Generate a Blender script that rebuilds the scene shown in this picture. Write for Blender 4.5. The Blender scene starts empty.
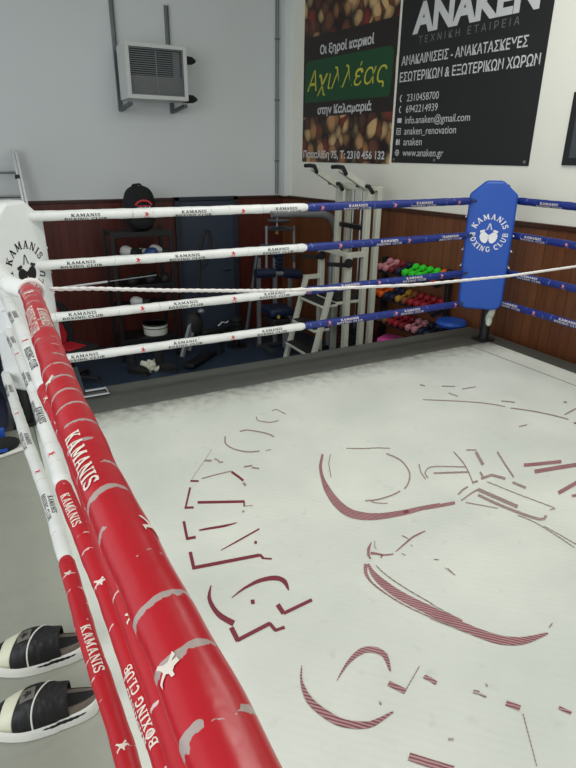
import bpy, bmesh, math, random
from mathutils import Vector, Matrix
random.seed(7)
R = math.radians
C = bpy.context.scene.collection
SC = bpy.context.scene
V = Vector

# ------------------------------------------------------------------ camera
FL = 567.5
cam_d = bpy.data.cameras.new('camera'); cam = bpy.data.objects.new('camera', cam_d); C.objects.link(cam)
cam_d.sensor_fit = 'VERTICAL'; cam_d.sensor_height = 36.0; cam_d.lens = FL * 36.0 / 768.0
cam_d.clip_start = 0.02; cam_d.clip_end = 100
pitch, roll, yaw = R(22.1), R(0.65), R(27.965)
CAM = V((-0.095, -3.727, 1.65))
Fw = V((math.sin(yaw) * math.cos(pitch), math.cos(yaw) * math.cos(pitch), -math.sin(pitch)))
Rt = V((math.cos(yaw), -math.sin(yaw), 0)); Up = Rt.cross(Fw)
R2 = Rt * math.cos(roll) + Up * math.sin(roll); U2 = -Rt * math.sin(roll) + Up * math.cos(roll)
m = Matrix((R2, U2, -Fw)).transposed().to_4x4(); m.translation = CAM
cam.matrix_world = m
SC.camera = cam
cam_d.dof.use_dof = False

# ------------------------------------------------------------------ world, lights, exposure
W = bpy.data.worlds.new('world'); SC.world = W; W.use_nodes = True
W.node_tree.nodes['Background'].inputs[0].default_value = (0.93, 0.97, 1.0, 1)
W.node_tree.nodes['Background'].inputs[1].default_value = 0.62
SC.view_settings.view_transform = 'Standard'; SC.view_settings.look = 'None'
SC.view_settings.gamma = 1.0; SC.view_settings.use_curve_mapping = False
SC.view_settings.exposure = 0.22

def area(name, loc, target, sx, sy, power, col=(1, 1, 1)):
    l = bpy.data.lights.new(name, 'AREA'); l.shape = 'RECTANGLE'; l.size = sx; l.size_y = sy
    l.energy = power; l.color = col
    o = bpy.data.objects.new(name, l); C.objects.link(o); o.location = loc
    o.rotation_euler = (V(target) - V(loc)).to_track_quat('-Z', 'Y').to_euler()
    return o
area('ceiling_lamp_light', (1.6, -2.2, 3.85), (1.6, -2.2, 0), 2.6, 0.5, 46, (1.0, 0.99, 0.95))
area('ceiling_lamp_light', (2.9, -0.6, 3.85), (2.9, -0.6, 0), 2.0, 0.5, 28, (1.0, 0.99, 0.95))
area('window_daylight', (-3.4, -3.6, 2.2), (3.5, 0.5, 0.9), 3.0, 2.0, 80, (0.95, 0.99, 1.0))

# ------------------------------------------------------------------ materials
def srgb(r, g, b):
    f = lambda c: (c / 255 / 12.92) if c / 255 <= 0.04045 else ((c / 255 + 0.055) / 1.055) ** 2.4
    return (f(r), f(g), f(b), 1)

def new_mat(name):
    mt = bpy.data.materials.new(name); mt.use_nodes = True
    nt = mt.node_tree; return mt, nt, nt.nodes['Principled BSDF']

def N(nt, typ, **kw):
    n = nt.nodes.new(typ)
    for k, v in kw.items(): setattr(n, k, v)
    return n

def mat(name, rgb, rough=0.5, metal=0.0, var=0.08, scale=18, bump=0.0, bscale=60, spec=0.5, coat=0.0):
    """procedural: base colour broken up by noise, optional bump"""
    mt, nt, b = new_mat(name)
    c = srgb(*rgb)
    tc = N(nt, 'ShaderNodeTexCoord'); no = N(nt, 'ShaderNodeTexNoise'); no.inputs['Scale'].default_value = scale
    no.inputs['Detail'].default_value = 4
    nt.links.new(tc.outputs['Object'], no.inputs['Vector'])
    mx = N(nt, 'ShaderNodeMix', data_type='RGBA')
    mx.inputs[6].default_value = tuple(max(0, x * (1 - var)) for x in c[:3]) + (1,)
    mx.inputs[7].default_value = tuple(min(1, x * (1 + var)) for x in c[:3]) + (1,)
    nt.links.new(no.outputs['Fac'], mx.inputs[0]); nt.links.new(mx.outputs[2], b.inputs['Base Color'])
    b.inputs['Roughness'].default_value = rough; b.inputs['Metallic'].default_value = metal
    b.inputs['Specular IOR Level'].default_value = spec
    if coat: b.inputs['Coat Weight'].default_value = coat
    if bump:
        n2 = N(nt, 'ShaderNodeTexNoise'); n2.inputs['Scale'].default_value = bscale
        nt.links.new(tc.outputs['Object'], n2.inputs['Vector'])
        bp = N(nt, 'ShaderNodeBump'); bp.inputs['Strength'].default_value = bump; bp.inputs['Distance'].default_value = 0.01
        nt.links.new(n2.outputs['Fac'], bp.inputs['Height']); nt.links.new(bp.outputs[0], b.inputs['Normal'])
    return mt

def mth(nt, op, a, b=None, c=None):
    n = N(nt, 'ShaderNodeMath', operation=op)
    for i, x in enumerate((a, b, c)):
        if x is None: continue
        if isinstance(x, (int, float)): n.inputs[i].default_value = x
        else: nt.links.new(x, n.inputs[i])
    return n.outputs[0]

def vinyl(name, rgb, wear, period=0.115, thr=0.5, width=0.11, rough=0.42, strength=1.0):
    """rope sleeve: vinyl with tape bands worn through across the tube"""
    mt, nt, b = new_mat(name)
    uv = N(nt, 'ShaderNodeUVMap'); sp = N(nt, 'ShaderNodeSeparateXYZ'); nt.links.new(uv.outputs[0], sp.inputs[0])
    tc = N(nt, 'ShaderNodeTexCoord')
    n1 = N(nt, 'ShaderNodeTexNoise'); n1.inputs['Scale'].default_value = 22; n1.inputs['Detail'].default_value = 3
    nt.links.new(tc.outputs['Object'], n1.inputs['Vector'])
    n2 = N(nt, 'ShaderNodeTexNoise'); n2.inputs['Scale'].default_value = 9; n2.inputs['Detail'].default_value = 2
    nt.links.new(tc.outputs['Object'], n2.inputs['Vector'])
    u = mth(nt, 'DIVIDE', sp.outputs[0], period)
    # bands run across the tube, ragged, and are worn through only in places
    n3 = N(nt, 'ShaderNodeTexNoise'); n3.inputs['Scale'].default_value = 95; n3.inputs['Detail'].default_value = 4
    nt.links.new(tc.outputs['Object'], n3.inputs['Vector'])
    u = mth(nt, 'ADD', u, mth(nt, 'MULTIPLY', n2.outputs['Fac'], 0.5))
    u = mth(nt, 'ADD', u, mth(nt, 'MULTIPLY', n1.outputs['Fac'], 0.18))
    fr = mth(nt, 'FRACT', u)
    wv = mth(nt, 'MULTIPLY', mth(nt, 'MULTIPLY', n1.outputs['Fac'], n3.outputs['Fac']), width * 4)
    band = mth(nt, 'LESS_THAN', fr, wv)
    gate = mth(nt, 'GREATER_THAN', n1.outputs['Fac'], thr)
    mask = mth(nt, 'MULTIPLY', mth(nt, 'MULTIPLY', band, gate), strength)
    var = N(nt, 'ShaderNodeMix', data_type='RGBA'); c = srgb(*rgb)
    var.inputs[6].default_value = tuple(x * 0.9 for x in c[:3]) + (1,); var.inputs[7].default_value = tuple(min(1, x * 1.08) for x in c[:3]) + (1,)
    nt.links.new(n2.outputs['Fac'], var.inputs[0])
    mx = N(nt, 'ShaderNodeMix', data_type='RGBA'); nt.links.new(mask, mx.inputs[0])
    nt.links.new(var.outputs[2], mx.inputs[6]); mx.inputs[7].default_value = srgb(*wear)
    nt.links.new(mx.outputs[2], b.inputs['Base Color'])
    b.inputs['Roughness'].default_value = rough
    hgt = mth(nt, 'ADD', mth(nt, 'MULTIPLY', band, -0.4), n1.outputs['Fac'])
    bp = N(nt, 'ShaderNodeBump'); bp.inputs['Strength'].default_value = 0.3; bp.inputs['Distance'].default_value = 0.004
    nt.links.new(hgt, bp.inputs['Height']); nt.links.new(bp.outputs[0], b.inputs['Normal'])
    return mt

def wood(name, dark, light, axis='X'):
    """vertical tongue and groove boards"""
    mt, nt, b = new_mat(name)
    tc = N(nt, 'ShaderNodeTexCoord'); sp = N(nt, 'ShaderNodeSeparateXYZ'); nt.links.new(tc.outputs['Object'], sp.inputs[0])
    a = sp.outputs[0]
    cell = mth(nt, 'FLOOR', mth(nt, 'DIVIDE', a, 0.10))
    fr = mth(nt, 'FRACT', mth(nt, 'DIVIDE', a, 0.10))
    groove = mth(nt, 'LESS_THAN', fr, 0.06)
    mp = N(nt, 'ShaderNodeMapping'); mp.inputs['Scale'].default_value = (22, 22, 1.1); nt.links.new(tc.outputs['Object'], mp.inputs[0])
    no = N(nt, 'ShaderNodeTexNoise'); no.inputs['Scale'].default_value = 1.4; no.inputs['Detail'].default_value = 6
    nt.links.new(mp.outputs[0], no.inputs['Vector'])
    wn = N(nt, 'ShaderNodeTexWhiteNoise', noise_dimensions='1D'); nt.links.new(cell, wn.inputs['W'])
    f = mth(nt, 'ADD', mth(nt, 'MULTIPLY', no.outputs['Fac'], 0.75), mth(nt, 'MULTIPLY', wn.outputs['Value'], 0.3))
    mx = N(nt, 'ShaderNodeMix', data_type='RGBA'); nt.links.new(f, mx.inputs[0])
    mx.inputs[6].default_value = srgb(*dark); mx.inputs[7].default_value = srgb(*light)
    m2 = N(nt, 'ShaderNodeMix', data_type='RGBA'); nt.links.new(mth(nt, 'MULTIPLY', groove, 0.6), m2.inputs[0])
    nt.links.new(mx.outputs[2], m2.inputs[6]); m2.inputs[7].default_value = srgb(20, 9, 6)
    nt.links.new(m2.outputs[2], b.inputs['Base Color']); b.inputs['Roughness'].default_value = 0.45
    bp = N(nt, 'ShaderNodeBump'); bp.inputs['Strength'].default_value = 0.4; bp.inputs['Distance'].default_value = 0.004
    nt.links.new(mth(nt, 'MULTIPLY', groove, -1.0), bp.inputs['Height']); nt.links.new(bp.outputs[0], b.inputs['Normal'])
    return mt

def canvas_mat():
    mt, nt, b = new_mat('ring_canvas')
    tc = N(nt, 'ShaderNodeTexCoord')
    n1 = N(nt, 'ShaderNodeTexNoise'); n1.inputs['Scale'].default_value = 1.6; n1.inputs['Detail'].default_value = 6
    n2 = N(nt, 'ShaderNodeTexNoise'); n2.inputs['Scale'].default_value = 14; n2.inputs['Detail'].default_value = 8
    for n in (n1, n2): nt.links.new(tc.outputs['Object'], n.inputs['Vector'])
    cr = N(nt, 'ShaderNodeValToRGB'); e = cr.color_ramp.elements
    e[0].position = 0.3; e[0].color = srgb(204, 208, 199); e[1].position = 0.7; e[1].color = srgb(222, 225, 215)
    nt.links.new(n1.outputs['Fac'], cr.inputs[0])
    # colour turns darker grey towards the far edge, with a ragged margin
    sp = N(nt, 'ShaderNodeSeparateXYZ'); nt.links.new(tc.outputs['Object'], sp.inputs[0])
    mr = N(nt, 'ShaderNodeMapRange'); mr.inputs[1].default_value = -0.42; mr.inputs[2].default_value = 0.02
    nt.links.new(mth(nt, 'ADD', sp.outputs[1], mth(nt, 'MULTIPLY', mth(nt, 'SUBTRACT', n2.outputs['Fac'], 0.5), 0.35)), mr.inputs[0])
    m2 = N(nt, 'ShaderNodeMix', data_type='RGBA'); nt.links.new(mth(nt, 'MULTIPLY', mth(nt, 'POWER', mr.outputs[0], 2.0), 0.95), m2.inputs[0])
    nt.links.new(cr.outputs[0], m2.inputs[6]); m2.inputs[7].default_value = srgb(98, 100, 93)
    # grey scuffs
    m3 = N(nt, 'ShaderNodeMix', data_type='RGBA')
    sc = N(nt, 'ShaderNodeMapRange'); sc.inputs[1].default_value = 0.62; sc.inputs[2].default_value = 0.78; nt.links.new(n2.outputs['Fac'], sc.inputs[0])
    nt.links.new(mth(nt, 'MULTIPLY', sc.outputs[0], 0.25), m3.inputs[0])
    nt.links.new(m2.outputs[2], m3.inputs[6]); m3.inputs[7].default_value = srgb(150, 150, 140)
    nt.links.new(m3.outputs[2], b.inputs['Base Color'])
    b.inputs['Roughness'].default_value = 0.55
    # weave
    wv = N(nt, 'ShaderNodeTexWave'); wv.inputs['Scale'].default_value = 14; wv.inputs['Distortion'].default_value = 1.5
    wv.bands_direction = 'DIAGONAL'; nt.links.new(tc.outputs['Object'], wv.inputs['Vector'])
    h = mth(nt, 'ADD', mth(nt, 'MULTIPLY', wv.outputs['Fac'], 0.2), mth(nt, 'MULTIPLY', n1.outputs['Fac'], 2.5))
    bp = N(nt, 'ShaderNodeBump'); bp.inputs['Strength'].default_value = 0.25; bp.inputs['Distance'].default_value = 0.006
    nt.links.new(h, bp.inputs['Height']); nt.links.new(bp.outputs[0], b.inputs['Normal'])
    return mt

def hatch_mat(name, ink, paper, scale, lo, hi):
    mt, nt, b = new_mat(name)
    tc = N(nt, 'ShaderNodeTexCoord')
    wv = N(nt, 'ShaderNodeTexWave'); wv.inputs['Scale'].default_value = scale; wv.inputs['Distortion'].default_value = 1.0
    wv.bands_direction = 'DIAGONAL'; nt.links.new(tc.outputs['Object'], wv.inputs['Vector'])
    no = N(nt, 'ShaderNodeTexNoise'); no.inputs['Scale'].default_value = 9; nt.links.new(tc.outputs['Object'], no.inputs['Vector'])
    mr = N(nt, 'ShaderNodeMapRange'); mr.inputs[1].default_value = 0.25; mr.inputs[2].default_value = 0.75
    mr.inputs[3].default_value = lo; mr.inputs[4].default_value = hi
    nt.links.new(mth(nt, 'ADD', mth(nt, 'MULTIPLY', wv.outputs['Fac'], 0.6), mth(nt, 'MULTIPLY', no.outputs['Fac'], 0.4)), mr.inputs[0])
    mx = N(nt, 'ShaderNodeMix', data_type='RGBA'); nt.links.new(mr.outputs[0], mx.inputs[0])
    mx.inputs[6].default_value = srgb(*paper); mx.inputs[7].default_value = srgb(*ink)
    nt.links.new(mx.outputs[2], b.inputs['Base Color']); b.inputs['Roughness'].default_value = 0.6
    return mt

def nuts_mat():
    mt, nt, b = new_mat('printed_nuts')
    tc = N(nt, 'ShaderNodeTexCoord'); mp = N(nt, 'ShaderNodeMapping'); mp.inputs['Scale'].default_value = (7.0, 1, 5.6)
    mp.inputs['Rotation'].default_value = (0, 0.5, 0)
    no = N(nt, 'ShaderNodeTexNoise'); no.inputs['Scale'].default_value = 3.0; nt.links.new(tc.outputs['Object'], no.inputs['Vector'])
    ad = N(nt, 'ShaderNodeMix', data_type='RGBA', blend_type='ADD'); ad.inputs[0].default_value = 0.16
    nt.links.new(tc.outputs['Object'], ad.inputs[6]); nt.links.new(no.outputs['Color'], ad.inputs[7])
    nt.links.new(ad.outputs[2], mp.inputs[0])
    vo = N(nt, 'ShaderNodeTexVoronoi'); vo.inputs['Scale'].default_value = 1.0; vo.inputs['Randomness'].default_value = 0.9
    nt.links.new(mp.outputs[0], vo.inputs['Vector'])
    sp = N(nt, 'ShaderNodeSeparateColor'); nt.links.new(vo.outputs['Color'], sp.inputs[0])
    cr = N(nt, 'ShaderNodeValToRGB'); cr.color_ramp.interpolation = 'CONSTANT'; e = cr.color_ramp.elements
    e[0].position = 0; e[0].color = srgb(104,62,42); e[1].position = 0.25; e[1].color = srgb(166,118,74)
    for p, c in ((0.42, (120,44,36)), (0.58, (206,172,120)), (0.72, (84,50,36)), (0.86, (186,140,96))):
        x = cr.color_ramp.elements.new(p); x.color = srgb(*c)
    nt.links.new(sp.outputs[0], cr.inputs[0])
    mr = N(nt, 'ShaderNodeMapRange'); mr.inputs[1].default_value = 0.36; mr.inputs[2].default_value = 0.72
    mr.inputs[3].default_value = 1.0; mr.inputs[4].default_value = 0.08; nt.links.new(vo.outputs['Distance'], mr.inputs[0])
    mx = N(nt, 'ShaderNodeMix', data_type='RGBA', blend_type='MULTIPLY'); mx.inputs[0].default_value = 1
    nt.links.new(cr.outputs[0], mx.inputs[6]); nt.links.new(mr.outputs[0], mx.inputs[7])
    nt.links.new(mx.outputs[2], b.inputs['Base Color']); b.inputs['Roughness'].default_value = 0.5
    return mt

def quilt_mat():
    mt, nt, b = new_mat('quilted_black')
    tc = N(nt, 'ShaderNodeTexCoord'); b.inputs['Base Color'].default_value = srgb(16, 16, 18); b.inputs['Roughness'].default_value = 0.6
    hs = []
    for ang in (0.78, -0.78):
        mp = N(nt, 'ShaderNodeMapping'); mp.inputs['Rotation'].default_value = (0, 0, ang); nt.links.new(tc.outputs['Object'], mp.inputs[0])
        wv = N(nt, 'ShaderNodeTexWave'); wv.inputs['Scale'].default_value = 14; nt.links.new(mp.outputs[0], wv.inputs['Vector']); hs.append(wv.outputs['Fac'])
    bp = N(nt, 'ShaderNodeBump'); bp.inputs['Strength'].default_value = 0.5; bp.inputs['Distance'].default_value = 0.004
    nt.links.new(mth(nt, 'MULTIPLY', hs[0], hs[1]), bp.inputs['Height']); nt.links.new(bp.outputs[0], b.inputs['Normal'])
    return mt

M = {}
M['wall'] = mat('painted_wall', (222, 227, 226), 0.8, var=0.03, scale=1.2, bump=0.05, bscale=180)
M['wall_r'] = mat('painted_wall_warm', (236, 236, 224), 0.8, var=0.03, scale=1.2, bump=0.05, bscale=180)
M['ceil'] = mat('ceiling_paint', (215, 215, 210), 0.9, var=0.02)
M['floor'] = mat('blue_rubber_floor', (42, 56, 74), 0.55, var=0.18, scale=3, bump=0.1, bscale=200)
M['wood_b'] = wood('wood_panel_red', (54, 17, 12), (104, 42, 28))
M['wood_r'] = wood('wood_panel_brown', (74, 38, 20), (134, 82, 46))
M['rail_b'] = mat('wood_rail_red', (58, 25, 19), 0.4, var=0.15)
M['rail_r'] = mat('wood_rail_brown', (62, 32, 18), 0.4, var=0.15)
M['door'] = mat('door_slate_blue', (52, 62, 78), 0.5, var=0.06)
M['doorframe'] = mat('door_frame_dark', (40, 46, 56), 0.5, var=0.06)
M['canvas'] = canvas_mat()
M['apron'] = mat('apron_dark', (84, 85, 80), 0.5, var=0.14, scale=6, bump=0.15, bscale=9)  # darker grey than the canvas, for the far and right strips
M['apron_l'] = mat('apron_grey', (152, 154, 142), 0.55, var=0.10, scale=7, bump=0.35, bscale=14)  # mid grey tone for the left strip
M['skirt'] = mat('platform_skirt', (34, 36, 40), 0.7)
M['ink_red'] = hatch_mat('print_solid_red', (116, 30, 46), (140, 62, 74), 30, 0.55, 1.0)
M['ink_hatch'] = hatch_mat('print_hatched_red', (118, 48, 60), (186, 150, 148), 38, 0.15, 1.0)
M['ink_grey'] = hatch_mat('print_worn_line', (128, 96, 94), (190, 180, 172), 30, 0.3, 1.0)
M['seam'] = mat('canvas_seam', (96, 98, 88), 0.7)
M['v_white'] = vinyl('vinyl_white', (228, 230, 226), (172, 172, 168), 0.13, 0.55, 0.03, strength=0.6)
M['v_red'] = vinyl('vinyl_red', (184, 16, 32), (172, 156, 150), 0.060, 0.475, 0.11, rough=0.30)
M['v_red2'] = vinyl('vinyl_red_cleaner', (182, 15, 31), (214, 190, 186), 0.07, 0.56, 0.06)
M['v_blue'] = vinyl('vinyl_blue', (28, 46, 122), (120, 134, 186), 0.09, 0.56, 0.05)
M['rope_core'] = mat('rope_core', (52, 58, 92), 0.8, bump=0.3, bscale=200)
M['black_ink'] = mat('black_print', (22, 22, 24), 0.5)
M['white_ink'] = mat('white_print', (232, 232, 232), 0.5)
M['cream_ink'] = mat('cream_print', (226, 216, 204), 0.55, var=0.12)
M['red_ink'] = mat('red_print', (206, 48, 56), 0.5)
M['pink_ink'] = mat('pale_red_print', (226, 140, 138), 0.5)
M['pad_white'] = mat('pad_white_vinyl', (230, 233, 231), 0.45, var=0.03, bump=0.08, bscale=12)
M['pad_blue'] = mat('pad_blue_vinyl', (28, 80, 174), 0.42, var=0.06, scale=6, bump=0.08, bscale=10)
M['black'] = mat('black_steel', (22, 22, 24), 0.45)
M['black_rub'] = mat('black_rubber', (26, 26, 27), 0.7, bump=0.1)
M['black_fab'] = mat('black_fabric', (24, 24, 27), 0.85, bump=0.3, bscale=90)
M['steel'] = mat('grey_painted_steel', (146, 150, 152), 0.4, metal=0.4)
M['steel_d'] = mat('dark_grey_steel', (74, 80, 84), 0.45, metal=0.4)
M['chrome'] = mat('chrome', (196, 200, 202), 0.22, metal=1.0)
M['alu'] = mat('aluminium', (176, 180, 182), 0.35, metal=0.9, var=0.2, scale=10)
M['galv'] = mat('galvanised_steel', (124, 130, 132), 0.45, metal=0.6, var=0.15)
M['mach_white'] = mat('machine_cream_paint', (206, 208, 192), 0.4, var=0.05)
M['navy'] = mat('navy_upholstery', (22, 36, 62), 0.5, var=0.1)
M['heater'] = mat('heater_enamel', (206, 209, 205), 0.45, var=0.04)
M['heater_in'] = mat('heater_inside', (30, 32, 33), 0.6)
M['heater_lo'] = mat('heater_lower_panel', (112, 114, 112), 0.5)
M['nuts'] = nuts_mat()
M['pblack'] = mat('poster_black', (26, 26, 27), 0.5, var=0.1, scale=2)
M['pbrown'] = mat('poster_dark_brown', (34, 24, 20), 0.5)
M['pgreen'] = mat('poster_green', (18, 72, 40), 0.5)
M['pyellow'] = mat('poster_yellow', (196, 190, 62), 0.5)
M['ptext'] = mat('poster_lettering', (206, 208, 208), 0.5)
M['cord'] = mat('white_cord', (226, 222, 216), 0.8, var=0.1, scale=90)
M['foam_white'] = mat('slide_foam_white', (224, 224, 216), 0.6, var=0.04, bump=0.1, bscale=80)
M['cream'] = mat('slide_cream_panel', (214, 214, 190), 0.55)
M['quilt'] = quilt_mat()
M['taupe'] = mat('slide_taupe', (112, 102, 92), 0.7)
M['patch'] = mat('slide_patch_grey', (104, 100, 92), 0.6)
M['red_up'] = mat('red_upholstery', (178, 26, 40), 0.5)
M['glove_w'] = mat('glove_white', (196, 198, 196), 0.45, var=0.06)
M['glove_b'] = mat('glove_blue', (40, 66, 120), 0.45)
M['bucket'] = mat('white_plastic', (214, 218, 206), 0.4)
M['paper'] = mat('white_cloth', (222, 224, 206), 0.8, bump=0.3, bscale=20)
M['pink_box'] = mat('pink_plastic', (214, 82, 160), 0.5)
M['brass'] = mat('yellow_sticker', (196, 164, 70), 0.5)
for k, c in dict(d_pink=(196, 130, 138), d_dkred=(120, 28, 40), d_navy=(26, 32, 58), d_green=(50, 214, 44), d_orange=(224, 96, 28),
                 d_yellow=(170, 130, 40), d_brown=(128, 74, 40), d_red=(150, 28, 42), d_olive=(122, 92, 60), d_black=(30, 30, 34)).items():
    M[k] = mat('neoprene_' + k[2:], c, 0.55, var=0.06)

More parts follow.
